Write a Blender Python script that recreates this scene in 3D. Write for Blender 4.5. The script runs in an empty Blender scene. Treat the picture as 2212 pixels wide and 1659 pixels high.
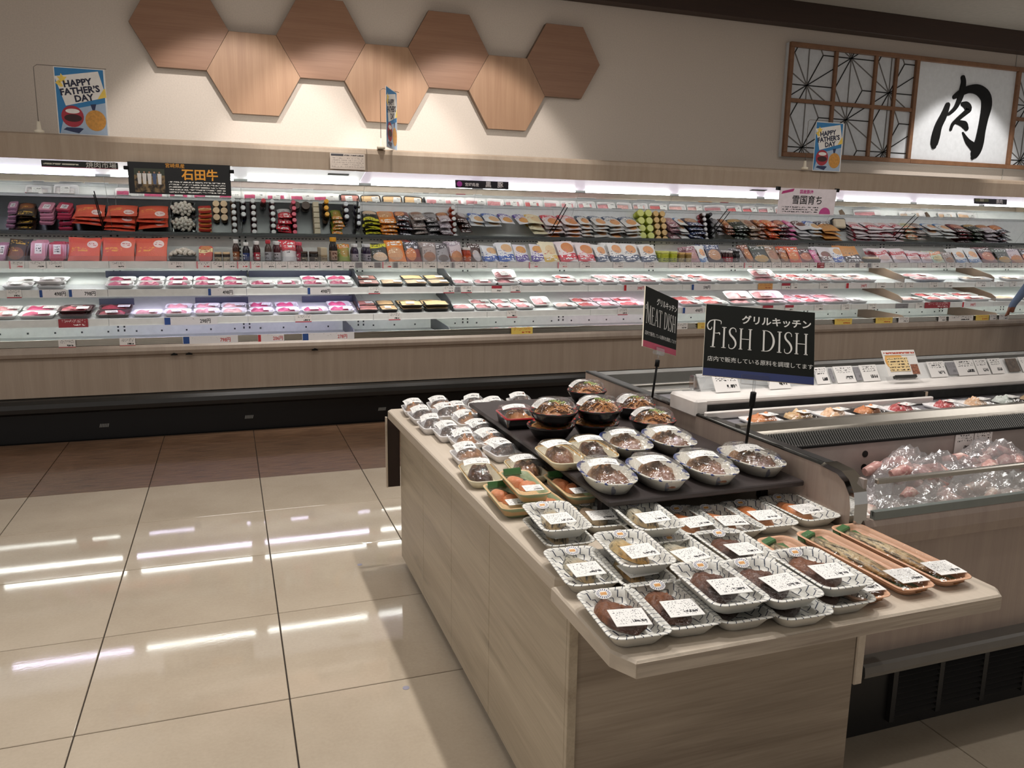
import bpy, bmesh, math, random
from mathutils import Vector, Matrix, Euler, noise as mnoise
PI=math.pi; R=math.radians
random.seed(11)
S=bpy.context.scene; COL=S.collection

# ------------------------------------------------------------ camera
cam=bpy.data.objects.new('camera',bpy.data.cameras.new('camera')); COL.objects.link(cam)
CX=(0.9428552788,-0.3329236256,0.0136302123); CY=(0.0487223003,0.1782199395,0.9827836947); CZ=(0.3296210865,0.9259586992,-0.1842564156)
mw=Matrix(((CX[0],CY[0],-CZ[0],0),(CX[1],CY[1],-CZ[1],0),(CX[2],CY[2],-CZ[2],1.43251),(0,0,0,1)))
cam.matrix_world=mw
cam.data.sensor_width=36; cam.data.lens=1715.92/2212*36; cam.data.clip_start=.05
S.camera=cam
# ------------------------------------------------------------ exposure, world, lamps
vs=S.view_settings; vs.view_transform='Standard'; vs.look='None'; vs.gamma=1; vs.use_curve_mapping=False
S.display_settings.display_device='sRGB'
vs.exposure=0.0
cy=S.cycles
cy.max_bounces=7; cy.diffuse_bounces=3; cy.glossy_bounces=4; cy.transmission_bounces=4; cy.transparent_max_bounces=10
cy.caustics_reflective=False; cy.caustics_refractive=False; cy.use_denoising=True; cy.sample_clamp_indirect=3
try: cy.use_light_tree=True
except Exception: pass
W=bpy.data.worlds.new('store_ambient'); S.world=W; W.use_nodes=True
W.node_tree.nodes['Background'].inputs[0].default_value=(1.0,.945,.895,1)
W.node_tree.nodes['Background'].inputs[1].default_value=0.34
def spot(name,loc,to,power,ang,blend=.35,col=(1,.955,.91),rad=.04):
    l=bpy.data.lights.new(name,'SPOT'); l.energy=power; l.spot_size=R(ang); l.spot_blend=blend; l.color=col; l.shadow_soft_size=rad
    o=bpy.data.objects.new(name,l); COL.objects.link(o); o.location=loc
    o.rotation_euler=(Vector(to)-Vector(loc)).to_track_quat('-Z','Y').to_euler(); return o
SPOTS=[ # name, position, target, watts, cone
 ('wall_spot',(0.10,5.55,3.62),(0.12,6.75,1.75),125,66),
 ('wall_spot',(1.00,5.55,3.62),(1.02,6.75,1.75),135,66),
 ('wall_spot',(2.02,5.55,3.62),(2.02,6.75,1.75),135,66),
 ('sign_spot',(7.65,5.55,3.62),(7.68,6.8,1.9),140,62),
 ('table_spot',(1.12,2.05,3.6),(1.0,2.0,.72),118,74),
 ('table_spot',(1.12,3.2,3.6),(.95,3.0,.72),118,74),
 ('table_spot',(1.16,1.0,3.6),(1.1,1.25,.72),62,66),
 ('freezer_spot',(2.3,1.9,3.6),(2.2,1.9,.7),25,60),
 ('floor_spot',(-1.2,2.2,3.6),(-1.1,2.3,0),20,66),
]
# unseen ceiling fill lights, added to brighten the shop floor and case front
def panel(loc,w,d,power,col=(1,.948,.905)):
    l=bpy.data.lights.new('ceiling_fill','AREA'); l.shape='RECTANGLE'; l.size=w; l.size_y=d; l.energy=power; l.color=col
    o=bpy.data.objects.new('ceiling_fill',l); COL.objects.link(o); o.location=loc
for px_,py_,pw_ in ((-2.6,-.6,26),(-2.6,2.4,26),(.2,2.9,24),(3.6,2.9,26),(6.4,2.9,28),(6.4,.6,24),(3.6,4.6,4),(.2,4.6,4)): panel((px_,py_,3.66),1.2,.6,pw_)
for a in SPOTS: spot(a[0],a[1],a[2],a[3],a[4])

# ------------------------------------------------------------ material helpers
def lin(c):
    if isinstance(c,str): c=[int(c[i:i+2],16) for i in (0,2,4)]
    f=lambda v:(v/12.92 if v<=.04045 else ((v+.055)/1.055)**2.4)
    return tuple(f(x/255) for x in c)+(1,)
class NT:
    def __init__(s,name):
        s.m=bpy.data.materials.new(name); s.m.use_nodes=True; s.t=s.m.node_tree; s.n=s.t.nodes
        s.b=s.n['Principled BSDF']; s.out=s.n['Material Output']
    def new(s,ty,**k):
        n=s.n.new(ty)
        for a,v in k.items(): setattr(n,a,v)
        return n
    def link(s,a,b): s.t.links.new(a,b)
    def put(s,v,sock):
        if isinstance(v,(int,float)): sock.default_value=v
        elif isinstance(v,(tuple,list)): sock.default_value=v
        else: s.link(v,sock)
    def ma(s,op,a,b=0,c=0):
        n=s.new('ShaderNodeMath',operation=op)
        s.put(a,n.inputs[0]); s.put(b,n.inputs[1]); s.put(c,n.inputs[2]); return n.outputs[0]
    def mix(s,f,a,b):
        n=s.new('ShaderNodeMix',data_type='RGBA'); s.put(f,n.inputs[0]); s.put(a,n.inputs[6]); s.put(b,n.inputs[7]); return n.outputs[2]
    def co(s,kind='Object'):
        return s.new('ShaderNodeTexCoord').outputs[kind]
    def xyz(s,v):
        n=s.new('ShaderNodeSeparateXYZ'); s.link(v,n.inputs[0]); return n.outputs
    def cxyz(s,x,y,z=0):
        n=s.new('ShaderNodeCombineXYZ'); s.put(x,n.inputs[0]); s.put(y,n.inputs[1]); s.put(z,n.inputs[2]); return n.outputs[0]
    def scale(s,v,sc):
        n=s.new('ShaderNodeMapping'); s.link(v,n.inputs[0]); n.inputs['Scale'].default_value=sc; return n.outputs[0]
    def noise(s,v,scale=5,detail=3,rough=.55,dist=0):
        n=s.new('ShaderNodeTexNoise'); s.link(v,n.inputs['Vector']); n.inputs['Scale'].default_value=scale; n.inputs['Detail'].default_value=detail; n.inputs['Roughness'].default_value=rough; n.inputs['Distortion'].default_value=dist; return n.outputs[0]
    def vor(s,v,scale,out='Distance'):
        n=s.new('ShaderNodeTexVoronoi'); s.link(v,n.inputs['Vector']); n.inputs['Scale'].default_value=scale; return n.outputs[out]
    def rng(s,v,a,b,c=0,d=1):
        n=s.new('ShaderNodeMapRange'); s.put(v,n.inputs[0]); n.inputs[1].default_value=a; n.inputs[2].default_value=b; n.inputs[3].default_value=c; n.inputs[4].default_value=d; return n.outputs[0]
    def step(s,v,t,w=.02): return s.rng(v,t-w,t+w)
    def rand(s): return s.new('ShaderNodeObjectInfo').outputs['Random']
    def bump(s,h,st=.3,d=.01):
        n=s.new('ShaderNodeBump'); n.inputs['Strength'].default_value=st; n.inputs['Distance'].default_value=d; s.link(h,n.inputs['Height']); s.link(n.outputs[0],s.b.inputs['Normal'])
    def set(s,col=None,rough=.5,metal=0,spec=.5,coat=0):
        if col is not None: s.put(col,s.b.inputs['Base Color'])
        s.put(rough,s.b.inputs['Roughness']); s.b.inputs['Metallic'].default_value=metal; s.b.inputs['Specular IOR Level'].default_value=spec; s.b.inputs['Coat Weight'].default_value=coat
        return s.m
    def box(s,x,y,x0,x1,y0,y1):
        a=s.ma('MULTIPLY',s.ma('GREATER_THAN',x,x0),s.ma('LESS_THAN',x,x1)); b=s.ma('MULTIPLY',s.ma('GREATER_THAN',y,y0),s.ma('LESS_THAN',y,y1)); return s.ma('MULTIPLY',a,b)
    def ell(s,x,y,cx,cy,rx,ry):
        a=s.ma('DIVIDE',s.ma('SUBTRACT',x,cx),rx); b=s.ma('DIVIDE',s.ma('SUBTRACT',y,cy),ry)
        return s.ma('LESS_THAN',s.ma('ADD',s.ma('MULTIPLY',a,a),s.ma('MULTIPLY',b,b)),1)
    def text(s,x,y,x0,x1,y0,y1,rows,cols,dens=.5,fill=.33):
        """print: rows of small dark marks inside a box, 0..1"""
        u=s.ma('DIVIDE',s.ma('SUBTRACT',x,x0),x1-x0); v=s.ma('MULTIPLY',s.ma('DIVIDE',s.ma('SUBTRACT',y,y0),y1-y0),rows)
        fr=s.ma('FRACT',v); row=s.ma('FLOOR',v)
        w=s.new('ShaderNodeTexNoise'); s.link(s.cxyz(s.ma('MULTIPLY',u,cols),s.ma('MULTIPLY',fr,1.6),s.ma('MULTIPLY_ADD',row,7.3,s.ma('MULTIPLY',s.rand(),30))),w.inputs['Vector']); w.inputs['Scale'].default_value=1; w.inputs['Detail'].default_value=1
        mk=s.ma('GREATER_THAN',w.outputs[0],1-dens)
        mk=s.ma('MULTIPLY',mk,s.ma('LESS_THAN',s.ma('ABSOLUTE',s.ma('SUBTRACT',fr,.5)),fill))
        return s.ma('MULTIPLY',mk,s.box(x,y,x0,x1,y0,y1))
MATS={}
def plain(name,c,rough=.5,metal=0,spec=.5,var=.0,sc=20,coat=0,bump=0):
    if name in MATS: return MATS[name]
    t=NT(name); col=lin(c)
    n=t.noise(t.co(),sc,3)
    d=tuple(x*(1-max(var,.06)) for x in col[:3])+(1,); l=tuple(min(1,x*(1+max(var,.06)*.6)) for x in col[:3])+(1,)
    cc=t.mix(t.rng(n,.3,.7),d,l)
    if bump: t.bump(n,bump,.004)
    MATS[name]=t.set(cc,rough,metal,spec,coat); return MATS[name]
def wood(name,a,b,axis=(1.2,40,40),rough=.45,fine=(6,220,220),amount=1,knots=None):
    t=NT(name); o=t.co()
    n1=t.noise(t.scale(o,axis),1,4,.6,.4); n2=t.noise(t.scale(o,fine),1,2)
    f=t.ma('ADD',t.ma('MULTIPLY',t.rng(n1,.28,.72),.75),t.ma('MULTIPLY',t.rng(n2,.3,.7),.25))
    col=t.mix(f,lin(a),lin(b))
    if knots:
        k=t.noise(t.scale(o,knots),1,3,.7,.3); col=t.mix(t.rng(k,.60,.75,0,.55),col,tuple(x*.55 for x in lin(a)[:3])+(1,))
    t.bump(n2,.08,.002); MATS[name]=t.set(col,rough); return t.m
def emis(name,c,st):
    t=NT(name); t.b.inputs['Emission Color'].default_value=lin(c); t.b.inputs['Emission Strength'].default_value=st
    MATS[name]=t.set(lin(c),.4); return t.m
def clearmat(name,tint=(1,1,1),base=.04,edge=.5,rough=.06,bump=.0,bs=40,haze=0,hazecol=(.9,.9,.9)):
    t=NT(name); n=t.n; tr=t.new('ShaderNodeBsdfTransparent'); tr.inputs[0].default_value=tint+(1,)
    g=t.new('ShaderNodeBsdfGlossy'); g.inputs['Roughness'].default_value=rough
    lw=t.new('ShaderNodeLayerWeight'); lw.inputs[0].default_value=.35
    if bump:
        bn=t.new('ShaderNodeBump'); bn.inputs['Strength'].default_value=bump; bn.inputs['Distance'].default_value=.006
        t.link(t.noise(t.co(),bs,2),bn.inputs['Height']); t.link(bn.outputs[0],g.inputs['Normal']); t.link(bn.outputs[0],lw.inputs['Normal'])
    fac=t.rng(lw.outputs['Facing'],0,1,base,edge)
    base_sh=tr.outputs[0]
    if haze:
        df=t.new('ShaderNodeBsdfDiffuse'); df.inputs[0].default_value=hazecol+(1,)
        mh=t.new('ShaderNodeMixShader'); mh.inputs[0].default_value=haze; t.link(tr.outputs[0],mh.inputs[1]); t.link(df.outputs[0],mh.inputs[2]); base_sh=mh.outputs[0]
    mx=t.new('ShaderNodeMixShader'); t.link(fac,mx.inputs[0]); t.link(base_sh,mx.inputs[1]); t.link(g.outputs[0],mx.inputs[2])
    t.link(mx.outputs[0],t.out.inputs[0]); MATS[name]=t.m; return t.m

# ------------------------------------------------------------ mesh helpers
class MB:
    def __init__(s): s.v=[]; s.f=[]; s.m=[]; s.sm=[]; s.uv=[]
    def add(s,vs,fs,m=0,smooth=False,uvs=None):
        k=len(s.v); s.v+=[tuple(p) for p in vs]
        for i,f in enumerate(fs):
            s.f.append([k+j for j in f]); s.m.append(m); s.sm.append(smooth); s.uv.append(uvs[i] if uvs else None)
        return s
    def box(s,x0,x1,y0,y1,z0,z1,m=0):
        v=[(x,y,z) for x in(x0,x1) for y in(y0,y1) for z in(z0,z1)]
        return s.add(v,[(0,1,3,2),(4,6,7,5),(0,4,5,1),(2,3,7,6),(0,2,6,4),(1,5,7,3)],m)
    def cbox(s,x0,x1,y0,y1,z0,z1,b=.004,m=0):
        """box with chamfered edges"""
        lo=(x0,y0,z0);hi=(x1,y1,z1);idx={};v=[]
        for c in [(i,j,k) for i in(0,1) for j in(0,1) for k in(0,1)]:
            for ax in range(3):
                p=[]
                for q in range(3):
                    base=hi[q] if c[q] else lo[q]
                    p.append(base if q==ax else base+(-b if c[q] else b))
                idx[c,ax]=len(v); v.append(p)
        f=[]
        for ax in range(3):
            a,bq=[q for q in range(3) if q!=ax]
            for sgn in(0,1):
                cs=[]
                for (i,j) in((0,0),(1,0),(1,1),(0,1)):
                    c=[0,0,0];c[ax]=sgn;c[a]=i;c[bq]=j;cs.append(idx[tuple(c),ax])
                f.append(cs)
            for i in(0,1):
                for j in(0,1):
                    c0=[0,0,0];c1=[0,0,0];c0[a]=c1[a]=i;c0[bq]=c1[bq]=j;c1[ax]=1;c0=tuple(c0);c1=tuple(c1)
                    f.append([idx[c0,a],idx[c1,a],idx[c1,bq],idx[c0,bq]])
        for c in [(i,j,k) for i in(0,1) for j in(0,1) for k in(0,1)]: f.append([idx[c,0],idx[c,1],idx[c,2]])
        return s.add(v,f,m)
    def loft(s,rings,m=0,cap0=False,cap1=False,smooth=True,closed=True,uper=None,v0=0,ms=None):
        n=len(rings[0]); vs=[p for r in rings for p in r]; fs=[];uv=[]
        for i in range(len(rings)-1):
            for j in range(n if closed else n-1):
                k=(j+1)%n; fs.append((i*n+j,i*n+k,(i+1)*n+k,(i+1)*n+j))
                if uper: uv.append([(uper[j],v0+i),(uper[j+1],v0+i),(uper[j+1],v0+i+1),(uper[j],v0+i+1)])
        if ms:
            k0=len(s.v)
            s.add(vs,fs,m,smooth,uv or None); nq=len(fs)
            per=nq//(len(rings)-1)
            for q in range(nq): s.m[len(s.m)-nq+q]=ms[q//per]
        else: s.add(vs,fs,m,smooth,uv or None)
        base=len(s.v)-len(vs)
        def cap(r,rev):
            ids=[base+r*n+j for j in range(n)]
            if rev: ids=ids[::-1]
            s.f.append(ids); s.m.append(m if not ms else ms[0 if r==0 else -1]); s.sm.append(False)
            s.uv.append([(s.v[i][0]/.02+50,s.v[i][1]/.02+50.25) for i in ids] if uper else None)
        if cap0: cap(0,True)
        if cap1: cap(len(rings)-1,False)
        return s
    def tube(s,pts,r,n=6,m=0,cap=True):
        rings=[];pts=[Vector(p) for p in pts]
        up=None
        for i,p in enumerate(pts):
            d=(pts[min(i+1,len(pts)-1)]-pts[max(i-1,0)]).normalized()
            if up is None: up=Vector((0,0,1)) if abs(d.z)<.9 else Vector((1,0,0))
            a=d.cross(up).normalized(); b=a.cross(d).normalized(); up=b
            rr=r[i] if isinstance(r,(list,tuple)) else r
            rings.append([p+a*math.cos(2*PI*k/n)*rr+b*math.sin(2*PI*k/n)*rr for k in range(n)])
        return s.loft(rings,m,cap,cap)
    def lathe(s,prof,n=16,m=0,c=(0,0,0),ms=None,cap0=True,cap1=True):
        rings=[[(c[0]+r*math.cos(2*PI*k/n),c[1]+r*math.sin(2*PI*k/n),c[2]+z) for k in range(n)] for r,z in prof]
        return s.loft(rings,m,cap0,cap1,ms=ms)
    def prism(s,poly,fn,a,b,m=0):
        """poly of (u,w); fn(u,w,t)->xyz extruded t from a to b"""
        n=len(poly); v=[fn(u,w,a) for u,w in poly]+[fn(u,w,b) for u,w in poly]
        return s.add(v,[list(range(n))[::-1],list(range(n,2*n))]+[(i,(i+1)%n,n+(i+1)%n,n+i) for i in range(n)],m)
    def quad(s,a,b,c,d,m=0): return s.add([a,b,c,d],[(0,1,2,3)],m)
    def grid(s,fn,nu,nv,m=0,smooth=True):
        v=[fn(i/nu,j/nv) for i in range(nu+1) for j in range(nv+1)]
        return s.add(v,[(i*(nv+1)+j,(i+1)*(nv+1)+j,(i+1)*(nv+1)+j+1,i*(nv+1)+j+1) for i in range(nu) for j in range(nv)],m,smooth)
    def ribbon(s,pts,m=0,z=0,t=.004,fn=None,cap=True):
        """variable width stroke through (u,w,width), thickness t; fn maps (u,w,depth)"""
        P=[]
        for i in range(len(pts)-1):
            for k in range(4):
                q=k/4
                p0=pts[max(i-1,0)];p1=pts[i];p2=pts[i+1];p3=pts[min(i+2,len(pts)-1)]
                P.append([.5*(2*p1[c]+(p2[c]-p0[c])*q+(2*p0[c]-5*p1[c]+4*p2[c]-p3[c])*q*q+(3*p1[c]-p0[c]-3*p2[c]+p3[c])*q**3) for c in range(3)])
        P.append(list(pts[-1]))
        L=[];Rr=[]
        for i,p in enumerate(P):
            a=P[max(i-1,0)];b=P[min(i+1,len(P)-1)]
            dx,dy=b[0]-a[0],b[1]-a[1];l=math.hypot(dx,dy) or 1
            nx,ny=-dy/l*p[2]/2,dx/l*p[2]/2
            L.append((p[0]+nx,p[1]+ny));Rr.append((p[0]-nx,p[1]-ny))
        fn=fn or (lambda u,w,d:(u,d,w))
        for i in range(len(P)-1):
            q=[L[i],L[i+1],Rr[i+1],Rr[i]]
            v=[fn(u,w,z) for u,w in q]+[fn(u,w,z+t) for u,w in q]
            s.add(v,[(0,1,2,3),(7,6,5,4),(0,4,5,1),(2,6,7,3),(1,5,6,2),(3,7,4,0)],m)
        return s
    def mesh(s,name,*mats):
        me=bpy.data.meshes.new(name); me.from_pydata(s.v,[],s.f)
        for x in mats: me.materials.append(MATS[x] if isinstance(x,str) else x)
        me.polygons.foreach_set('material_index',s.m); me.polygons.foreach_set('use_smooth',s.sm)
        if any(u for u in s.uv):
            l=me.uv_layers.new(name='UVMap'); d=[]
            for f,u in zip(s.f,s.uv):
                for k in range(len(f)): d+=list(u[k]) if u else (0,0)
            l.data.foreach_set('uv',d)
        me.update(); return me
def rrect(w,l,r,z,k=5,cx=0,cy=0,wob=0):
    out=[]
    for (sx,sy,a0) in((1,1,0),(-1,1,90),(-1,-1,180),(1,-1,270)):
        for i in range(k+1):
            a=R(a0+90*i/k); out.append((cx+sx*(w/2-r)+r*math.cos(a),cy+sy*(l/2-r)+r*math.sin(a),z+(wob*math.sin(3*a) if wob else 0)))
    return out
def sellipse(w,l,z,p=2.6,n=28):
    out=[]
    for i in range(n):
        a=2*PI*i/n; c,s_=math.cos(a),math.sin(a)
        out.append((w/2*math.copysign(abs(c)**(2/p),c),l/2*math.copysign(abs(s_)**(2/p),s_),z))
    return out
def perim(ring,unit):
    u=[0]
    for i in range(len(ring)):
        a=ring[i];b=ring[(i+1)%len(ring)];u.append(u[-1]+math.dist(a[:2],b[:2]))
    k=round(u[-1]/unit)/u[-1]
    return [x*k for x in u]
def O(name,me,parent=None,loc=(0,0,0),rot=(0,0,0),sc=None,label=None,cat=None,group=None,kind=None):
    o=bpy.data.objects.new(name,me); COL.objects.link(o)
    if parent is not None: o.parent=parent
    o.location=loc; o.rotation_euler=rot
    if sc is not None: o.scale=sc if isinstance(sc,(tuple,list)) else (sc,sc,sc)
    for k,v in(('label',label),('category',cat),('group',group),('kind',kind)):
        if v: o[k]=v
    return o
def E(name,loc=(0,0,0),rot=(0,0,0),label=None,cat=None,group=None): return O(name,None,None,loc,rot,None,label,cat,group)
TXT={}
def text_me(s,size,mat,ext=0.0,align='CENTER',bold=0):
    key=(s,size,mat,align,bold)
    if key in TXT: return TXT[key]
    c=bpy.data.curves.new('lettering','FONT'); c.body=s; c.size=size; c.align_x=align; c.align_y='CENTER'; c.resolution_u=2; c.extrude=ext; c.offset=bold
    o=bpy.data.objects.new('lettering',c); COL.objects.link(o)
    dg=bpy.context.evaluated_depsgraph_get(); me=bpy.data.meshes.new_from_object(o.evaluated_get(dg)); me.name='lettering'
    bpy.data.objects.remove(o); bpy.data.curves.remove(c)
    me.materials.clear(); me.materials.append(MATS[mat]); TXT[key]=me; return me
FACE=(PI/2,0,0)
# ---- measured positions (metres)
PATTERNED=[
 (0.669, 1.241, 0.711, -4, 'brown', 'patterned foam tray of brown simmered fish at the front left table corner'),
 (0.776, 1.244, 0.711, -3, 'brown', 'patterned foam tray of brown simmered fish beside the front corner tray'),
 (0.885, 1.234, 0.711, -1.5, 'dark', 'bottom patterned tray in the left of the three front brown fish stacks'),
 (0.877, 1.242, 0.742, -3, 'dark', 'top patterned tray of dark brown fish in the left of the three front stacks'),
 (1.0, 1.211, 0.711, -1.0, 'dark', 'bottom patterned tray in the middle front brown fish stack'),
 (0.986, 1.225, 0.742, -2, 'dark', 'top patterned tray of dark brown fish in the middle front stack'),
 (1.116, 1.227, 0.711, -1.0, 'brown', 'bottom patterned tray of brown fish stacked beside the long fish trays'),
 (1.12, 1.239, 0.742, -2, 'brown', 'top patterned tray of brown fish stacked beside the long fish trays'),
 (0.685, 1.462, 0.711, -6, 'mackerel', 'patterned tray of grey mackerel nearest the left table edge notch'),
 (0.787, 1.427, 0.711, -2.0, 'golden', 'bottom patterned tray under the golden mackerel in the middle row'),
 (0.801, 1.449, 0.742, -4, 'golden', 'top patterned tray of golden mackerel in the middle row stack'),
 (0.935, 1.463, 0.711, -2, 'mackerel', 'patterned tray of silver mackerel half hidden behind the dark brown fish stack'),
 (1.07, 1.455, 0.711, -3, 'dark', 'patterned tray of dark glazed fish in front of the salmon trays'),
 (0.717, 1.672, 0.711, -2.5, 'mackerel', 'bottom patterned tray under the dark striped mackerel by the left edge'),
 (0.717, 1.684, 0.742, -5, 'mackerel', 'top patterned tray of dark striped mackerel beside the green rimmed salmon'),
 (0.859, 1.751, 0.711, -3, 'pale', 'patterned tray of pale mackerel second in the back row'),
 (0.94, 1.619, 0.711, -1.5, 'mackerel', 'bottom patterned tray under the olive grey mackerel before the riser'),
 (0.93, 1.625, 0.742, -3, 'mackerel', 'top patterned tray of olive grey mackerel stacked before the dark riser'),
 (1.062, 1.638, 0.711, -2, 'salmon', 'patterned tray of a small salmon piece with large white label and sticker'),
 (1.155, 1.619, 0.711, -3, 'salmon', 'patterned tray of pale salmon strip in the middle of the back row'),
 (1.257, 1.627, 0.711, -3, 'salmonbig', 'patterned tray of curved salmon belly second from the freezer'),
 (1.39, 1.634, 0.711, 2, 'salmon', 'patterned tray of salmon fillet touching the freezer side'),
]
LONGTRAYS=[
 (1.422, 1.334, 0.711, 0, 'long salmon coloured tray of whole grilled fish on the right table edge'),
 (1.311, 1.327, 0.711, 0, 'middle long salmon coloured tray of whole grilled fish on green leaf'),
 (1.19, 1.32, 0.711, -1, 'long salmon coloured tray of grilled fish half hidden by the brown fish stack'),
]
GREENTRAYS=[
 (0.682, 1.937, 0.711, -3, 'green rimmed tray of salmon at the left table edge'),
 (0.766, 1.875, 0.711, 4, 'green rimmed tray of salmon mostly buried under the stacked ones'),
 (0.73, 1.942, 0.743, -3, 'green rimmed salmon tray lying on top of the others'),
 (0.859, 1.922, 0.73, -2, 'green rimmed salmon tray leaning beside the dark riser'),
]
DOMED=[
 (0.68, 2.184, 0.711, -4, 'clear', 'yellow rimmed tray of dark stewed food under a clear dome by the left edge'),
 (0.829, 2.185, 0.711, -4, 'clear', 'yellow rimmed tray of reddish meat under a clear dome beside the riser'),
 (0.874, 2.034, 0.791, -3, 'clear', 'small yellow rimmed domed tray at the left of the riser'),
 (0.988, 2.059, 0.791, -3, 'clear', 'small yellow rimmed domed tray behind the oval trays'),
 (0.911, 1.809, 0.791, -6, 'oval', 'oval blue flecked tray with dome at the front left riser corner'),
 (1.053, 1.797, 0.791, -4, 'oval', 'oval blue flecked domed tray second along the riser front'),
 (1.207, 1.801, 0.791, -3, 'oval', 'oval blue flecked domed tray third along the riser front'),
 (1.371, 1.824, 0.791, 2, 'oval', 'oval blue flecked domed tray by the fish sign pole'),
 (1.113, 2.089, 0.791, -5, 'oval', 'oval blue flecked domed tray in front of the black bowls'),
 (1.26, 2.087, 0.791, -4, 'oval', 'oval blue flecked domed tray against the freezer side'),
]
BOWLS=[
 (0.954, 2.301, 0.791, 0, 'black bowl under the left noodle bowl'),
 (0.954, 2.281, 0.841, 1, 'black noodle bowl on top of the left bowl stack'),
 (1.107, 2.293, 0.791, 0, 'black bowl under the middle noodle bowl'),
 (1.107, 2.273, 0.841, 1, 'black noodle bowl on top of the middle bowl stack'),
 (1.31, 2.798, 0.791, 1, 'black noodle bowl furthest back by the freezer corner'),
 (1.358, 2.495, 0.791, 1, 'black noodle bowl behind the single bowl near the meat sign pole'),
 (1.308, 2.273, 0.791, 1, 'single black noodle bowl on the riser below the meat sign'),
]
REDBOX=[
 (0.914, 2.505, 0.791, -4),
]
WHITEBOXES=[
 (0.688, 3.108, 0.711, -5, 'white container with clear lid at the far left table corner'),
 (0.688, 2.967, 0.711, 1, 'white container with clear lid second from the far left corner along the edge'),
 (0.69, 2.812, 0.711, 0, 'white container with clear lid third from the far left corner along the edge'),
 (0.799, 3.132, 0.711, -6, 'white container with clear lid in the second column at the table back'),
 (0.789, 2.989, 0.711, -3, 'white container with clear lid in the second column just behind the edge row'),
 (0.844, 3.009, 0.711, 6, 'white container with clear lid with orange food in the third column'),
 (0.833, 2.842, 0.711, 1, 'white container with clear lid in the fourth place of the diagonal row beside the riser'),
 (0.719, 2.685, 0.711, -1, 'white container with clear lid with its label turned to the left edge'),
 (0.835, 2.68, 0.711, 2, 'white container with clear lid touching the riser edge below the bowls'),
 (0.745, 2.561, 0.711, 1, 'white container with clear lid large one with wide white rim showing fried food'),
 (0.95, 3.138, 0.711, -7, 'white container with clear lid at the table back touching the riser'),
 (1.017, 3.061, 0.711, 1, 'white container with clear lid with dark food at the very back of the table'),
 (0.928, 2.994, 0.711, -8, 'white container with clear lid half hidden at the back between two others'),
 (0.821, 2.393, 0.711, 6, 'white container with clear lid wide one next to the reddish domed tray'),
 (0.827, 2.536, 0.711, 5, 'white container with clear lid with a fried piece sticking out'),
 (0.7, 2.376, 0.711, -1, 'white container with clear lid low dark one in front of the wide rimmed tray'),
 (1.15, 3.121, 0.711, -4, 'white container with clear lid furthest right at the table back, behind the red rimmed box'),
]
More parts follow.
